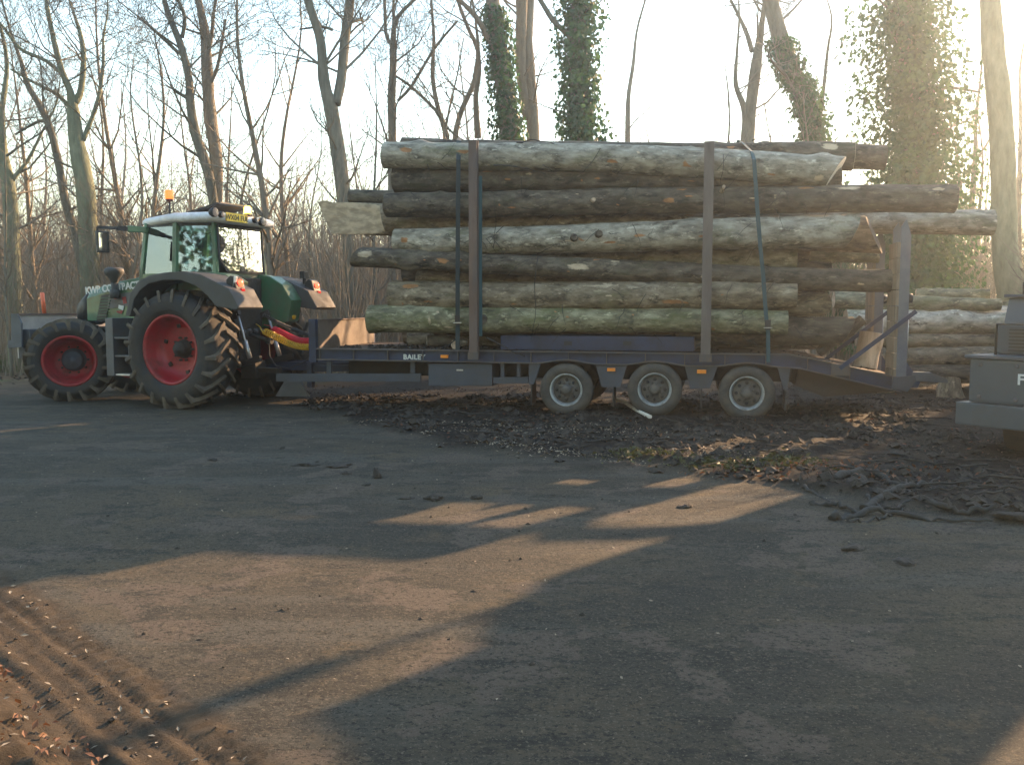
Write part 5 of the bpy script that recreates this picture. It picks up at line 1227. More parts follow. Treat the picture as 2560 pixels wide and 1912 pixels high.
def big_tree(Y, trunk, limbs, label, cat='tree', mt='trunk', ivy=None, twigs=26, seed=1, lvl=3, group=None, tw='twig_dark', up_extra=3.0, crown=True, base_w=1.25):
    """trunk: photo points (x, y, width) from low to high, all on the tree's own plane Y; limbs: lists of the same"""
    rng = random.Random(seed); nr = np.random.default_rng(seed)
    P = [(atY(x, y, Y), w_ * Y / FPX / 2) for x, y, w_ in trunk]
    # depth sway so the trunk is a real curve in space
    p0, r0 = P[0]
    d = (P[0][0] - P[1][0]); k = p0.z / max(0.1, -d.z) if d.z < 0 else 1
    gx = p0.x + d.x * k * 0.6
    g = Vector((gx, Y, gz(gx, Y) - 0.1))
    P = [(g, r0 * base_w * 1.25), (g.lerp(p0, 0.06) + Vector((0, 0, 0.05)), r0 * base_w)] + P
    root = empty('tree', (g.x, g.y, 0)); tag(root, label, cat, group)
    O = Vector((g.x, g.y, 0))
    def tb(pts, n, S):
        Q = resample(pts, n); m = MB()
        return [q[0] for q in Q], [q[1] for q in Q], S
    m = MB(); crown_paths = []
    specs = [(P, True)]
    for L in limbs:
        Lp = [(atY(x, y, Y), w_ * Y / FPX / 2) for x, y, w_ in L]
        sgn = rng.choice((-1, 1)); n = len(Lp)
        Lp = [(p + Vector((0, sgn * 0.5 * i / n * (1 if i else 0), 0)), r) for i, (p, r) in enumerate(Lp)]
        specs.append((Lp, False))
    for pts, main in specs:
        # carry the stem on above the frame
        a, ra = pts[-1]; b, rb = pts[-2]
        if ra > 0.03 or main:
            dd = (a - b).normalized(); ext = up_extra if main else up_extra * 0.6
            pts = pts + [(a + dd * ext * 0.5 + Vector((rng.gauss(0, .1), rng.gauss(0, .2), 0)), ra * 0.7), (a + dd * ext + Vector((rng.gauss(0, .2), rng.gauss(0, .3), 0)), ra * 0.25)]
        Q = resample(pts, max(10, int(4 * len(pts))))
        m.tube([q[0] - O for q in Q], [q[1] * (1 + 0.03 * math.sin(i * 1.7 + seed) + 0.02 * math.sin(i * 4.1)) for i, q in enumerate(Q)], 14 if main else 9)
        nb = int(twigs * (0.62 if main else 0.4))
        for k in range(nb):
            i = rng.randint(max(2, int(len(Q) * (0.35 if main else 0.15))), len(Q) - 2); q, r = Q[i]
            az = rng.random() * 6.283; nd = Vector((math.cos(az), math.sin(az), rng.uniform(0.2, 1.1))).normalized()
            L_ = rng.uniform(0.9, 2.6)
            grow(crown_paths, q - O, nd, L_, min(r * 0.35, 0.012 + 0.012 * L_), lvl if L_ > 1.6 else lvl - 1, rng)
    tk = m.build('trunk', M[mt], root)
    if crown: tag(tubes(crown_paths, 'crown', M[tw], root, 3), kind='stuff')
    if ivy:
        ylo, yhi, rad, n, sz = ivy   # heights (m) between which ivy clothes the stem, how far it stands off, leaves
        Q = resample(P, 80)
        zs = np.array([q[0].z for q in Q]); C = np.array([tuple(q[0]) for q in Q]); rr = np.array([q[1] for q in Q])
        hz = ylo + (yhi - ylo) * nr.random(n) ** 1.35
        cx = np.interp(hz, zs, C[:, 0]); r = np.interp(hz, zs, rr)
        th = nr.random(n) * 2 * math.pi
        lump = 0.55 + 0.9 * np.maximum(0, 0.5 + fbm(th * 1.1 + seed, hz * 0.9, 3, seed % 40)) * (1 - 0.45 * (hz - ylo) / (yhi - ylo))
        off = r * 1.02 + rad * lump * nr.random(n) ** 2.0
        pos = np.stack([cx + np.cos(th) * off - O.x, np.sin(th) * off, hz], 1)
        nn = np.stack([np.cos(th), np.sin(th), 0.35 + 0 * th], 1) + nr.normal(0, 0.55, (n, 3)); nn /= np.linalg.norm(nn, axis=1, keepdims=True)
        tag(leaf_mesh('ivy', pos, nn, sz * (0.6 + 0.8 * nr.random(n)), M['ivy'], root, nr), kind='stuff')
    return root
GT = 'tall trees along the wood edge'
big_tree(22.5, [(228, 760, 48), (216, 500, 45), (200, 400, 42), (190, 345, 36), (182, 270, 28), (175, 228, 16), (150, 163, 14), (118, 20, 10)],
         [[(184, 260, 20), (196, 228, 15), (199, 142, 13), (187, 81, 11), (171, 40, 8)], [(208, 350, 14), (216, 317, 11), (236, 244, 10), (244, 155, 8), (240, 81, 6)], [(180, 275, 11), (140, 235, 9), (102, 216, 8), (61, 195, 7), (4, 163, 5)], [(160, 190, 10), (120, 155, 9), (65, 130, 8), (24, 73, 6)]],
         'tree with three upright stems and a low bough, left of the tractor cab', mt='trunk_green', seed=11, twigs=30, group=GT)
big_tree(23, [(200, 640, 22), (163, 500, 20), (142, 386, 18), (114, 293, 16), (69, 212, 13), (53, 155, 10), (24, 73, 6)], [[(120, 310, 9), (90, 300, 8), (20, 330, 5)]], 'slim tree leaning left in front of the three stemmed tree', seed=12, twigs=26, group=GT)
big_tree(23, [(36, 760, 38), (25, 500, 34), (8, 386, 24), (4, 285, 14)], [[(30, 450, 12), (60, 400, 9), (85, 330, 6)]], 'bluish trunk standing at the far left of the wood edge', seed=13, twigs=22, group=GT, mt='trunk_green')
big_tree(22, [(556, 780, 34), (541, 560, 30), (541, 407, 30), (525, 285, 30), (517, 163, 27), (512, 81, 22), (496, 0, 16)], [[(515, 160, 14), (535, 90, 9), (552, 10, 7)], [(520, 220, 10), (550, 170, 8), (575, 60, 6)]],
         'straight tan trunk, right of a pair rising behind the cab roof', mt='trunk_brown', seed=14, twigs=32, group=GT, tw='twig')
big_tree(21.5, [(550, 700, 26), (533, 500, 23), (513, 407, 24), (488, 334, 24), (476, 260, 21), (472, 195, 18), (452, 114, 17), (431, 61, 15), (411, 0, 12)], [[(447, 134, 9), (411, 98, 8), (366, 57, 6)], [(455, 95, 10), (468, 49, 9), (452, 0, 8)], [(476, 250, 9), (450, 235, 8), (443, 228, 6)]],
         'grey trunk curving left, left of a pair rising behind the cab roof', seed=15, twigs=28, group=GT)
big_tree(20, [(876, 800, 20), (868, 600, 28), (858, 480, 36), (846, 386, 36), (830, 285, 34), (810, 203, 27), (801, 102, 22), (773, 12, 20)], [[(840, 262, 24), (850, 195, 24), (858, 81, 24), (866, 0, 24)], [(830, 75, 8), (800, 62, 6), (740, 62, 4)], [(870, 60, 9), (890, 45, 8), (900, 40, 6)]],
         'forked grey tree above the gap between tractor and logs', seed=16, twigs=30, group=GT)
big_tree(24, [(981, 500, 22), (981, 358, 20), (979, 244, 20), (983, 163, 18), (983, 102, 15), (991, 49, 10), (1036, 0, 8)], [[(983, 120, 9), (963, 81, 9), (957, 0, 8)], [(983, 90, 8), (982, 40, 8), (979, 0, 7)], [(995, 252, 7), (1028, 212, 8), (1085, 114, 7), (1142, 41, 5)], [(988, 190, 6), (1028, 215, 7), (1085, 268, 8)]],
         'straight thin trunk with a crossing bough, above the left end of the logs', seed=17, twigs=24, group=GT)
big_tree(26, [(1120, 480, 16), (1117, 346, 14), (1093, 264, 12), (1081, 183, 10), (1085, 100, 8), (1078, 0, 6)], [], 'thin bare tree left of a rising curved tree above the rusty stake', seed=18, twigs=22, group=GT)
big_tree(25, [(1138, 480, 16), (1138, 346, 14), (1154, 277, 13), (1186, 203, 12), (1195, 130, 11), (1166, 61, 9)], [[(1195, 346, 18), (1190, 244, 13), (1200, 180, 9), (1190, 60, 6)]], 'curved bare tree rising above the rusty stake', mt='trunk_brown', seed=19, twigs=26, group=GT, tw='twig')
big_tree(24, [(1290, 560, 50), (1276, 358, 44), (1264, 244, 42), (1252, 163, 40), (1243, 81, 36), (1231, 0, 34)], [[(1240, 130, 14), (1223, 104, 14), (1190, 49, 13), (1146, 8, 10)]],
         'ivy clad trunk with a long bough reaching left, above the logs', mt='trunk_brown', seed=20, twigs=18, ivy=(0.5, 9.4, 0.3, 9000, 0.105), group=GT)
big_tree(26, [(1338, 560, 36), (1333, 358, 34), (1329, 244, 28), (1320, 100, 24), (1325, 0, 22)], [[(1318, 300, 22), (1302, 171, 26), (1304, 41, 28), (1304, 0, 28)]], 'tan double trunk just right of an ivy clad trunk', mt='trunk_brown', seed=21, twigs=22, group=GT, tw='twig')
big_tree(22, [(1455, 560, 52), (1451, 358, 48), (1447, 163, 40), (1447, 0, 38)], [[(1440, 110, 14), (1418, 90, 14), (1382, 61, 13), (1345, 8, 11)]], 'upright ivy column above the middle of the logs', mt='trunk', seed=22, twigs=14, ivy=(0.5, 9.5, 0.6, 15000, 0.105), group=GT)
big_tree(30, [(1569, 480, 16), (1569, 358, 14), (1571, 244, 11), (1583, 163, 9), (1593, 73, 6)], [], 'lone thin sapling trunk in the bright gap above the logs', seed=23, twigs=10, lvl=2, group=GT)
big_tree(26, [(1866, 560, 38), (1869, 347, 34), (1878, 260, 28), (1889, 174, 28), (1904, 65, 14), (1912, 0, 10)], [[(1880, 130, 12), (1873, 87, 12), (1860, 43, 9)], [(1866, 330, 18), (1856, 269, 15), (1834, 217, 12), (1834, 143, 7)]], 'forked grey trunk fading in the glare right of the second stake', seed=24, twigs=24, group=GT)
big_tree(24, [(2062, 500, 52), (2034, 347, 46), (2008, 239, 50), (1973, 174, 46), (1951, 95, 38), (1925, 0, 38)], [[(2040, 360, 12), (2060, 260, 10), (2080, 120, 7)]], 'ivy clad trunk leaning left above the right half of the logs', mt='trunk', seed=25, twigs=20, ivy=(0.5, 8.6, 0.36, 11000, 0.105), group=GT)
big_tree(20.5, [(2292, 700, 66), (2290, 469, 62), (2290, 260, 60), (2273, 130, 58), (2264, 0, 58)], [[(2300, 240, 10), (2360, 225, 8), (2430, 240, 5)], [(2280, 60, 10), (2220, 40, 7)]], 'broad tree wrapped in bushy ivy behind the right end of the logs', mt='trunk', seed=26, twigs=16, ivy=(0.5, 8.4, 1.2, 34000, 0.10), group=GT)
big_tree(19, [(2530, 760, 66), (2511, 600, 60), (2507, 390, 57), (2494, 217, 55), (2485, 143, 52), (2475, 0, 48)], [], 'smooth bare trunk without ivy at the far right, behind the digger', mt='trunk_green', seed=27, twigs=5, group=GT, up_extra=5)
big_tree(26, [(2425, 700, 16), (2429, 520, 14), (2438, 390, 12), (2440, 300, 7)], [[(2436, 410, 7), (2455, 370, 5), (2470, 330, 4)]], 'thin twisted sapling between the ivy tree and the smooth trunk', seed=28, twigs=14, lvl=2, group=GT)
big_tree(27, [(2545, 700, 14), (2548, 480, 12), (2552, 300, 9)], [], 'slim sapling at the right edge beyond the smooth trunk', seed=29, twigs=12, lvl=2, group=GT)
# unseen dead trunks added beyond the right edge, shaped to cast the yard shadows
sg = empty('added_shade_trunk', (9.55, 13.95, 0)); tag(sg, 'added unseen dead trunk nearest the digger, shaped for its yard shadow', 'tree')
q = MB(); q.tube([(0, 0, -0.1), (0.02, 0.03, 1.2), (-0.03, 0, 2.6), (0.0, 0.02, 3.9), (-0.02, 0.02, 4.45), (-0.04, 0.04, 4.6), (-0.14, 0.13, 4.66), (-0.15, 0.13, 4.92), (-0.15, 0.13, 4.98), (-0.15, 0.13, 5.35)], [0.46, 0.42, 0.40, 0.40, 0.36, 0.28, 0.028, 0.028, 0.085, 0.06], 14); q.build('trunk', M['trunk'], sg)  # pinched and swollen top places the separate shadow streak
sg = empty('added_shade_trunk', (9.75, 15.9, 0)); tag(sg, 'added unseen dead trunk, its long bough placed to shade the yard', 'tree')
q = MB(); q.tube([(0, 0, -0.1), (0.02, 0.03, 1.2), (-0.03, 0, 2.6), (0.0, 0.02, 3.9), (-0.02, 0.02, 4.5), (-0.03, 0.02, 5.0)], [0.24, 0.2, 0.17, 0.15, 0.12, 0.07], 12); q.build('trunk', M['trunk'], sg)
q = MB(); q.tube([(0, 0, 4.55), (-0.35, -0.7, 4.4), (-0.8, -1.7, 3.9), (-1.43, -2.88, 3.2), (-1.6, -3.2, 2.95)], [0.12, 0.11, 0.10, 0.085, 0.04], 9); q.build('limb', M['trunk'], sg)  # bough laid out to cast a dark band across the yard

# thinner trees of the wood: a few kinds, copied
def sapling_tree(kind, seed):
    rng = random.Random(seed); H = (8.5, 10.0, 7.0, 11.0, 6.0, 9.0)[kind]; r = (0.07, 0.10, 0.05, 0.12, 0.045, 0.085)[kind]
    root = empty('slender_tree', (0, 0, 0))
    n = 9; pts = [(Vector((0.25 * math.sin(i * 0.7 + seed) * i / n, 0.25 * math.cos(i * 0.9 + seed) * i / n, H * i / n - 0.1)), r * (1 - 0.85 * i / n)) for i in range(n + 1)]
    m = MB(); Q = resample(pts, 20); m.tube([q[0] for q in Q], [q[1] for q in Q], 6)
    m.build('trunk', M['trunk_brown' if kind % 2 else 'trunk'], root)
    out = []
    for k in range(24 if kind in (1, 3) else 18):
        i = rng.randint(4, 18); q, rr = Q[i]; az = rng.random() * 6.283
        grow(out, q, Vector((math.cos(az), math.sin(az), rng.uniform(0.4, 1.6))).normalized(), H * rng.uniform(0.10, 0.26), rr * 0.55, 2, rng, kids=(2, 4))
    tag(tubes(out, 'crown', M['twig' if kind % 2 else 'twig_dark'], root, 3), kind='stuff')
    return root
def copy_tree(o):
    c = o.copy(); COL.objects.link(c)
    for ch in o.children:
        d = ch.copy(); COL.objects.link(d); d.parent = c
    return c
rg = random.Random(44)
protos = [sapling_tree(k, 60 + k) for k in range(6)]
used = [False] * 6
KIND = ['grey slender bare tree in the wood behind', 'tan slender bare tree in the wood behind', 'short grey whippy tree in the wood behind', 'tall tan bare tree in the wood behind', 'short thin grey sapling in the wood behind', 'tan crooked slim tree in the wood behind']
spots = []
while len(spots) < 150:
    Y = 20.5 + 42 * rg.random() ** 1.3; X = rg.uniform(-0.66, 0.60) * Y
    dens = 1.0 if X / Y < -0.05 else 0.33
    if rg.random() > dens: continue
    if any((X - a) ** 2 + (Y - b) ** 2 < 0.7 for a, b in spots): continue
    spots.append((X, Y))
for i, (X, Y) in enumerate(spots):
    k = i % 6
    o = protos[k] if not used[k] else copy_tree(protos[k]); used[k] = True
    s = rg.uniform(0.75, 1.2) * (0.72 if X / Y > -0.05 else 1.0)
    o.location = (X, Y, gz(X, Y)); o.rotation_euler = (rg.gauss(0, .05), rg.gauss(0, .05), rg.random() * 6.28); o.scale = (s, s, s)
    px = 1280 + FPX * X / Y
    where = ('left of the tractor' if px < 150 else 'behind the tractor' if px < 560 else 'between tractor cab and logs' if px < 950 else 'above the left half of the logs' if px < 1500 else 'above the right half of the logs' if px < 2150 else 'right of the ramps')
    lb = KIND[k].replace(' in the wood behind', '') + (' near the wood edge, ' if Y < 34 else ' deep in the wood, ') + where
    tag(o, lb, 'tree', lb.replace(' tree', ' trees', 1).replace(' sapling', ' saplings', 1))

# brushwood: nobody could count the shoots
def brush(name, N, xr, yr, hmin, hmax, rad, seed, mt, label, twn=5, dens=None, lean=0.10):
    g = np.random.default_rng(seed); M_ = N * 3
    Y = yr[0] + (yr[1] - yr[0]) * g.random(M_) ** 1.2; X = g.uniform(xr[0], xr[1], M_) * Y
    if dens is not None:
        keep = g.random(M_) < dens(X, Y); X = X[keep][:N]; Y = Y[keep][:N]
    else: X = X[:N]; Y = Y[:N]
    N = len(X)
    H = g.uniform(hmin, hmax, N) * (0.65 + 0.7 * np.clip(0.5 + fbm(X * 0.35, Y * 0.35, 3, seed), 0, 1))
    k = 5; t = np.linspace(0, 1, k)[None, :]
    lx = g.normal(0, lean, N)[:, None] * H[:, None]; ly = g.normal(0, lean, N)[:, None] * H[:, None]
    cx = g.normal(0, 0.05, (N, k)) * H[:, None] * t; cy = g.normal(0, 0.05, (N, k)) * H[:, None] * t
    Z0 = ground_z(X, Y)[:, None] - 0.05
    P = np.stack([X[:, None] + lx * t ** 1.5 + cx, Y[:, None] + ly * t ** 1.5 + cy, Z0 + H[:, None] * t * (1 - 0.06 * t)], -1)
    Rr = (rad * g.uniform(0.5, 1.5, N))[:, None] * (1 - 0.75 * t)
    V, F = stems_arrays(P, Rr, 3)
    # twigs
    n2 = N * twn; si = np.repeat(np.arange(N), twn); tt = g.uniform(0.25, 0.97, n2); u = tt * (k - 1); i0 = np.minimum(u.astype(int), k - 2); f = (u - i0)[:, None]
    b = P[si, i0] * (1 - f) + P[si, i0 + 1] * f
    L = g.uniform(0.12, 0.36, n2) * H[si] * (1.1 - 0.5 * tt)
    az = g.random(n2) * 6.283; d = np.stack([np.cos(az), np.sin(az), g.uniform(0.3, 1.5, n2)], 1); d /= np.linalg.norm(d, axis=1, keepdims=True)
    md = b + d * L[:, None] * 0.5 + g.normal(0, 0.04, (n2, 3)) * L[:, None]; e = b + d * L[:, None] + np.stack([0 * L, 0 * L, 0.12 * L], 1)
    P2 = np.stack([b, md, e], 1); R2 = (rad * 0.42 * g.uniform(0.6, 1.2, n2))[:, None] * np.array([[1, 0.7, 0.35]])
    V2, F2 = stems_arrays(P2, R2, 3)
    o = np_mesh(name, np.concatenate([V, V2]), np.concatenate([F, F2 + len(V)]), M[mt]); tag(o, label, 'brushwood', kind='stuff')
left = lambda X, Y: np.where(X / Y < 0.02, 1.0, np.where(X / Y < 0.3, 0.35, 0.5))
brush('brushwood', 2600, (-0.68, 0.62), (20.5, 34), 2.0, 5.2, 0.014, 5, 'twig', 'tangled tan brushwood filling the wood edge behind tractor and trailer', 6, left)
brush('brushwood', 2600, (-0.7, 0.62), (32, 62), 3.0, 7.5, 0.022, 6, 'twig_dark', 'denser grey brown brushwood deeper in the wood', 5, left)
brush('woodland', 2600, (-0.75, 0.62), (60, 115), 5, 11, 0.055, 7, 'twig', 'far bare woodland reading as one brown mass', 5, lambda X, Y: np.where(X / Y < -0.05, 1.0, 0.42))
brush('brushwood', 420, (0.36, 0.62), (24, 34), 2.6, 4.6, 0.02, 9, 'twig', 'sunlit upright shoots behind the log stack', 3)
brush('brushwood', 900, (0.605, 0.80), (13.0, 17.5), 2.5, 3.3, 0.02, 15, 'twig_dark', 'low unseen brushwood added on the sunny side to shade the mud', 12)  # unseen, put in to keep sun off the mud by the trailer
def unseen_wood_behind():  # unseen leaves added behind the camera to hold back sky light
    g = np.random.default_rng(77); n = 30000; az = np.radians(g.uniform(105, 300, n)); r = g.uniform(13, 22, n); z = 14 * g.random(n) ** 0.8
    keep = 0.5 + fbm(az * 5, z * 0.35, 3, 5) > 0.42; az, r, z = az[keep], r[keep], z[keep]; n = len(az)
    pos = np.stack([np.sin(az) * r, np.cos(az) * r, z + 0.2], 1); nn = g.normal(size=(n, 3)); nn /= np.linalg.norm(nn, axis=1, keepdims=True)
    tag(leaf_mesh('woodland', pos, nn, g.uniform(0.28, 0.6, n), M['ivy'], None, g), 'unseen leafy wood added behind the viewpoint to dim the sky light', kind='stuff')
unseen_wood_behind()
# pale shoots round the foot of the forked tree
def shoots():
    out = []; r = random.Random(5)
    for px, Y, n, h in ((880, 19.6, 26, 4.6), (850, 19.8, 14, 3.2), (905, 20.4, 12, 3.6)):
        c = gnd(px, 0) if False else atY(px, 860, Y)
        for i in range(n):
            p = Vector((c.x + r.gauss(0, .22), Y + r.gauss(0, .3), 0)); d = Vector((r.gauss(-0.1, .16), r.gauss(0, .1), 1)).normalized()
            grow(out, p, d, h * r.uniform(.6, 1.1), r.uniform(.012, .026), 1, r, kids=(2, 4), wob=0.09)
    tag(tubes(out, 'pale_shoots', M['chip'] if False else M['trunk_brown'], None, 4), 'pale upright shoots sprouting round the foot of the forked grey tree', 'shoots', kind='stuff')
shoots()

# ------------------------------------------------------------------ litter, clods, roots
def scatter(name, pts, size, mt, label, g, flat=0.5, long=1.0, up=0.0):
    pos = np.array(pts); n = len(pos); pos[:, 2] = ground_z(pos[:, 0], pos[:, 1]) + 0.008 + up * g.random(n)
    nn = np.stack([g.normal(0, flat, n), g.normal(0, flat, n), np.ones(n)], 1); nn /= np.linalg.norm(nn, axis=1, keepdims=True)
    t = g.normal(size=(n, 3)); t -= nn * (t * nn).sum(1, keepdims=True); t /= np.linalg.norm(t, axis=1, keepdims=True)
    b = np.cross(nn, t); s = (size * (0.5 + g.random(n)))[:, None]
    V = np.stack([pos - t * s * long * .5, pos + b * s * .32 + nn * s * 0.12, pos + t * s * long * .5, pos - b * s * .3 + nn * s * 0.1], 1).reshape(-1, 3)
    o = np_mesh(name, V, np.arange(n * 4).reshape(n, 4), mt, smooth=False); tag(o, label, None, kind='stuff')
def pick(n, x, y, cond, g):
    X = g.uniform(*x, n * 6); Y = g.uniform(*y, n * 6); k = cond(X, Y) > g.random(n * 6); X = X[k][:n]; Y = Y[k][:n]
    return np.stack([X, Y, 0 * X], 1)
g = np.random.default_rng(21)
mudc = lambda X, Y: mud_mask(X, Y) * np.clip(0.55 + 1.2 * fbm(X * 1.3, Y * 1.3, 3, 61), 0.05, 1)
scatter('leaf_litter', pick(11000, (-6, 9), (6, 18), mudc, g), 0.034, M['leaf_brown'], 'brown leaf litter trodden into the mud by the trailer', g, 0.6)
scatter('wood_chips', pick(1500, (-2.6, 2.6), (9.2, 12.2), lambda X, Y: mud_mask(X, Y) * np.clip(1.5 * fbm(X * 1.1, Y * 1.6, 3, 71) + 0.35, 0, 1), g), 0.026, M['chip'], 'pale wood chips and bark crumbs along the mud edge by the wheels', g, 0.5, 1.3)
scatter('wood_chips', pick(500, (-2, 3), (8.8, 10.3), lambda X, Y: np.exp(-((Y - np.interp(X, BX, BY) + 0.2 * 0) / 0.25) ** 2), g), 0.022, M['chip'], 'thin line of pale chips at the edge of the yard', g, 0.4, 1.2)
scatter('wood_chips', pick(800, (-6, 6), (3, 14), lambda X, Y: 0.15 + 0 * X, g), 0.016, M['chip'], 'scattered pale chips on the yard', g, 0.4, 1.2)
scatter('wood_chips', pick(120, (-3.2, -0.9), (3.0, 5.2), lambda X, Y: ((X + Y < 2.15) & (X + Y > 1.2)) * 1.0, g), 0.020, M['chip'], 'bright wood chips pressed into the tyre ruts', g, 0.3, 1.5)
scatter('dead_leaves', pick(260, (1.6, 4.2), (7.4, 9.6), lambda X, Y: np.exp(-((X - 2.9) / 0.9) ** 2 - ((Y - 8.3) / 0.35) ** 2), g), 0.04, M['dead_leaf'], 'rusty orange dead leaves caught in the sun near the roots', g, 0.7, 1.2, 0.04)
scatter('dead_leaves', pick(500, (-5, 8), (8, 16), mudc, g), 0.04, M['dead_leaf'], 'rusty dead leaves strewn over the mud', g, 0.7, 1.2, 0.03)
scatter('dead_leaves', pick(130, (-2.3, -1.2), (2.9, 3.9), lambda X, Y: (X + Y < 1.6) * 1.0, g), 0.026, M['dead_leaf'], 'dead leaves on the mud heap in the near corner', g, 0.7, 1.2, 0.05)
scatter('moss', pick(1600, (0.6, 3.2), (7.6, 9.8), lambda X, Y: mud_mask(X, Y) * (np.exp(-((X - 1.3) / 0.28) ** 2 - ((Y - 9.2) / 0.2) ** 2) + 0.8 * np.exp(-((X - 2.3) / 0.6) ** 2 - ((Y - 8.7) / 0.3) ** 2)), g), 0.04, M['moss'], 'yellow green moss and weeds on the mud edge', g, 1.2, 1.5, 0.04)
scatter('leaf_litter', pick(9000, (-26, 16), (18, 40), lambda X, Y: ss((Y + 0.35 * np.abs(X - 4) - 21) / 3), g), 0.10, M['leaf_brown'], 'brown leaf litter on the wood floor', g, 0.6)
def clumps(n, x, y, s0, s1, cond, seed, mt, label, name='mud_lumps'):
    g = np.random.default_rng(seed); p = pick(n, x, y, cond, g); n = len(p); s = s0 + (s1 - s0) * g.random(n) ** 3
    base = np.array([(1, 0, 0), (0, 1, 0), (-1, 0, 0), (0, -1, 0), (0, 0, 0.75), (0, 0, -0.4), (.6, .6, .3), (-.6, .6, .35), (-.6, -.6, .3), (.6, -.6, .35)])
    fc = np.array([(0, 6, 4), (6, 1, 4), (1, 7, 4), (7, 2, 4), (2, 8, 4), (8, 3, 4), (3, 9, 4), (9, 0, 4), (0, 5, 6), (6, 5, 1), (1, 5, 7), (7, 5, 2), (2, 5, 8), (8, 5, 3), (3, 5, 9), (9, 5, 0)])
    V = base[None] * (0.6 + 0.8 * g.random((n, 10, 1))) * s[:, None, None] * (0.7 + 0.6 * g.random((n, 1, 3)))
    a = g.random(n) * 6.283; ca, sa = np.cos(a)[:, None], np.sin(a)[:, None]
    V = np.stack([V[..., 0] * ca - V[..., 1] * sa, V[..., 0] * sa + V[..., 1] * ca, V[..., 2]], -1)
    p[:, 2] = ground_z(p[:, 0], p[:, 1]); V = V + p[:, None]
    F = (fc[None] + (np.arange(n) * 10)[:, None, None]).reshape(-1, 3)
    tag(np_mesh(name, V.reshape(-1, 3), F, mt, smooth=False), label, kind='stuff')
clumps(5200, (-6, 8), (6, 16), 0.012, 0.085, mudc, 31, M['clod'], 'lumps of churned mud all along the trailer')
clumps(420, (-5, 6), (3.2, 13), 0.004, 0.02, lambda X, Y: np.clip(0.12 + 0.8 * fbm(X * .8, Y * .8, 3, 91), 0.02, 1), 32, M['clod'], 'crumbs of mud trodden about the yard')
clumps(260, (-3.2, -0.7), (2.9, 5.2), 0.004, 0.018, lambda X, Y: (X + Y < 2.2) * 1.0, 33, M['clod'], 'crumbs of mud along the tyre ruts')
# verge grass at the far left
gp = pick(5000, (-22, -7), (22, 30), lambda X, Y: np.clip(0.5 + fbm(X * .5, Y * .5, 3, 81) * 1.5, 0, 1) * (X / Y < -0.4), g)
n = len(gp); gp[:, 2] = ground_z(gp[:, 0], gp[:, 1]); h = g.uniform(.1, .3, n); az = g.random(n) * 6.28
P = np.stack([gp, gp + np.stack([np.cos(az) * h * .2, np.sin(az) * h * .2, h * .6], 1), gp + np.stack([np.cos(az) * h * .6, np.sin(az) * h * .6, h], 1)], 1)
V, F = stems_arrays(P, np.tile(np.array([[.008, .006, .002]]), (n, 1)), 3); tag(np_mesh('grass', V, F, M['grass']), 'short grass on the verge beyond the yard at the far left', kind='stuff')
# twigs on the mud
out = []; r_ = random.Random(9)
for i in range(420):
    X = r_.uniform(-4.5, 7); Y = r_.uniform(7, 15)
    if mud_mask(np.array([X]), np.array([Y]))[0] < 0.6: continue
    z = gz(X, Y) + 0.02; a = r_.random() * 6.28; L = r_.uniform(.12, .7)
    p = [Vector((X + math.cos(a) * L * t + r_.gauss(0, .02), Y + math.sin(a) * L * t + r_.gauss(0, .02), z + r_.uniform(0, .05))) for t in (0, .25, .5, .75, 1)]
    out.append((p, [.010 * r_.uniform(.4, 1.1)] * 4 + [.003]))
tag(tubes(out, 'fallen_twigs', M['root'], None, 4), 'fallen twigs strewn over the churned mud', 'twigs', kind='stuff')
# pale broken branch between the wheels
a = gnd(1543, 1013); b = gnd(1590, 1040); c = gnd(1625, 1056)
m = MB(); m.tube([a + Vector((0, 0, .10)), (a + b) / 2 + Vector((0, 0, .11)), b + Vector((0, 0, .09)), c + Vector((0, 0, .08))], [.03, .028, .022, .03], 8); o = m.build('broken_branch', M['cut_pale']); tag(o, 'pale broken branch lying on the mud between first and second trailer wheels', 'branch')
# roots dragged out of the mud at the right
GR = 'roots dragged up at the mud edge'
rl = ['long root at the front edge of the mud, below the digger', 'root arching up behind the front root', 'short root end nearest the sunlit patch', 'root running towards the digger track', 'forked thin root in the middle of the tangle', 'root lying left of the tangle in the sun', 'thick root at the back of the tangle', 'thin root trailing over the yard edge']
rp = [[(2080, 1300), (2200, 1285), (2330, 1300), (2480, 1312)], [(2160, 1275), (2240, 1240), (2330, 1225), (2400, 1240)], [(2030, 1262), (2100, 1270), (2150, 1290)], [(2300, 1265), (2400, 1285), (2520, 1290)], [(2170, 1250), (2215, 1275), (2290, 1262), (2360, 1270)], [(1960, 1210), (2020, 1228), (2090, 1262)], [(2080, 1218), (2180, 1205), (2260, 1230), (2350, 1215)], [(2120, 1305), (2190, 1300), (2260, 1275)]]
for i, (lb, pts) in enumerate(zip(rl, rp)):
    Pg = [gnd(*p) for p in pts]; rr = (0.03, .034, .022, .028, .018, .02, .036, .014)[i]
    Q = resample([(p + Vector((0, 0, gz(p.x, p.y) + rr * (0.2 + 0.8 * (k % 2)))), rr * (1 - .25 * k)) for k, p in enumerate(Pg)], 22)
    m = MB(); m.tube([q[0] + Vector((0, r_.gauss(0, .012), r_.gauss(0, .012))) for q in Q], [q[1] * r_.uniform(.8, 1.2) for q in Q], 9)
    o = m.build('root', M['root']); tag(o, lb, 'root', GR)
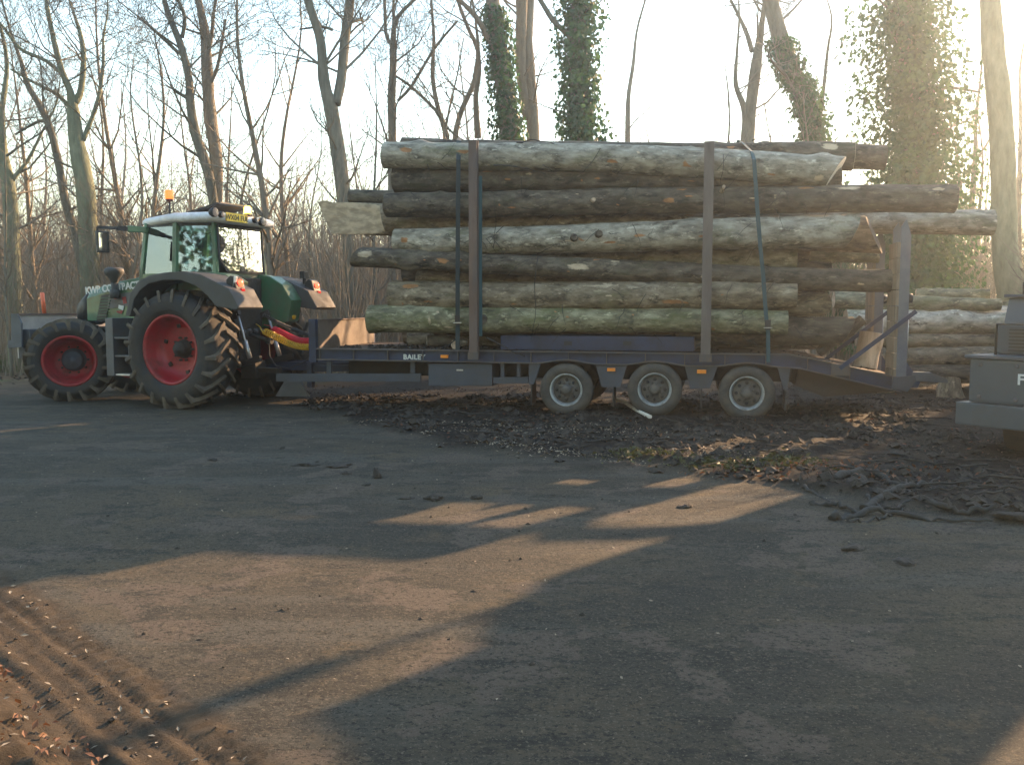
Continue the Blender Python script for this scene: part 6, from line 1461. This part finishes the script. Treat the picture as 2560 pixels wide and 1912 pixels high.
# clods of mud dropped on the yard
GC = 'mud clods dropped on the yard'
cl = [((762, 1163), .16, .03, 'flat mud smear left of the standing clod'), ((850, 1166), .16, .02, 'thin flat mud smear just left of the standing clod'), ((941, 1193), .07, .11, 'little pointed clod standing up on the yard'), ((867, 1186), .05, .03, 'small round clod behind the pointed clod'), ((915, 1214), .05, .02, 'small clod in front of the pointed clod'),
      ((1085, 1247), .12, .04, 'dark clod with crumbs right of the pointed clod'), ((1190, 1246), .06, .03, 'lone clod right of the crumbly one'), ((2135, 1371), .10, .035, 'black clod alone on the open yard at the right'), ((2260, 1407), .08, .03, 'rounder dark clod lower right of the black one'), ((530, 1150), .06, .03, 'small clod on the pale tyre track'), ((1715, 1266), .07, .03, 'clod in the sunlit patch near the mud edge'), ((706, 1120), .05, .03, 'clod behind the flat mud smear'), ((2530, 1305), .14, .04, 'wide clod at the mud edge under the digger'), ((1015, 1245), .08, .02, 'flat clod between two larger clods')]
for i, ((px, py), s, h, lb) in enumerate(cl):
    p = gnd(px, py); bm = bmesh.new(); bmesh.ops.create_icosphere(bm, subdivisions=3, radius=1)
    for v in bm.verts:
        f = 1 + 0.9 * float(fbm(np.array([v.co.x * 1.6 + i * 3]), np.array([v.co.y * 1.6 + v.co.z * 2]), 4, 4)[0])
        top = h * (1 if i != 2 else (1.6 - 1.2 * math.hypot(v.co.x, v.co.y)))
        s_ = s * 0.72; v.co = Vector((v.co.x * s_ * f * 1.25, v.co.y * s_ * f * 0.8, max(-0.3 * h, v.co.z * top * 0.8 * f)))
    me = bpy.data.meshes.new('mud_clod'); bm.to_mesh(me); bm.free()
    for q in me.polygons: q.use_smooth = True
    o = link_mesh('mud_clod', me, M['clod'], None, (p.x, p.y, gz(p.x, p.y))); o.rotation_euler = (0, 0, i); tag(o, lb, 'mud clod', GC)

# ------------------------------------------------------------------ thin air volume imitating lens flare over the trees
FLARE_DENSITY = 0.0024
if FLARE_DENSITY:
    m = MB(); m.box(-210, 210, -70, 310, -3.0, 24.0)
    hm = bpy.data.materials.new('flare_haze'); hm.use_nodes = True; n = hm.node_tree.nodes; n.clear()
    pv = n.new('ShaderNodeVolumePrincipled'); pv.inputs['Density'].default_value = FLARE_DENSITY; pv.inputs['Color'].default_value = (0.78, 0.9, 1.0, 1); pv.inputs['Anisotropy'].default_value = 0.8
    ou = n.new('ShaderNodeOutputMaterial'); hm.node_tree.links.new(pv.outputs[0], ou.inputs['Volume'])
    tag(m.build('flare_veil', hm), kind='stuff')
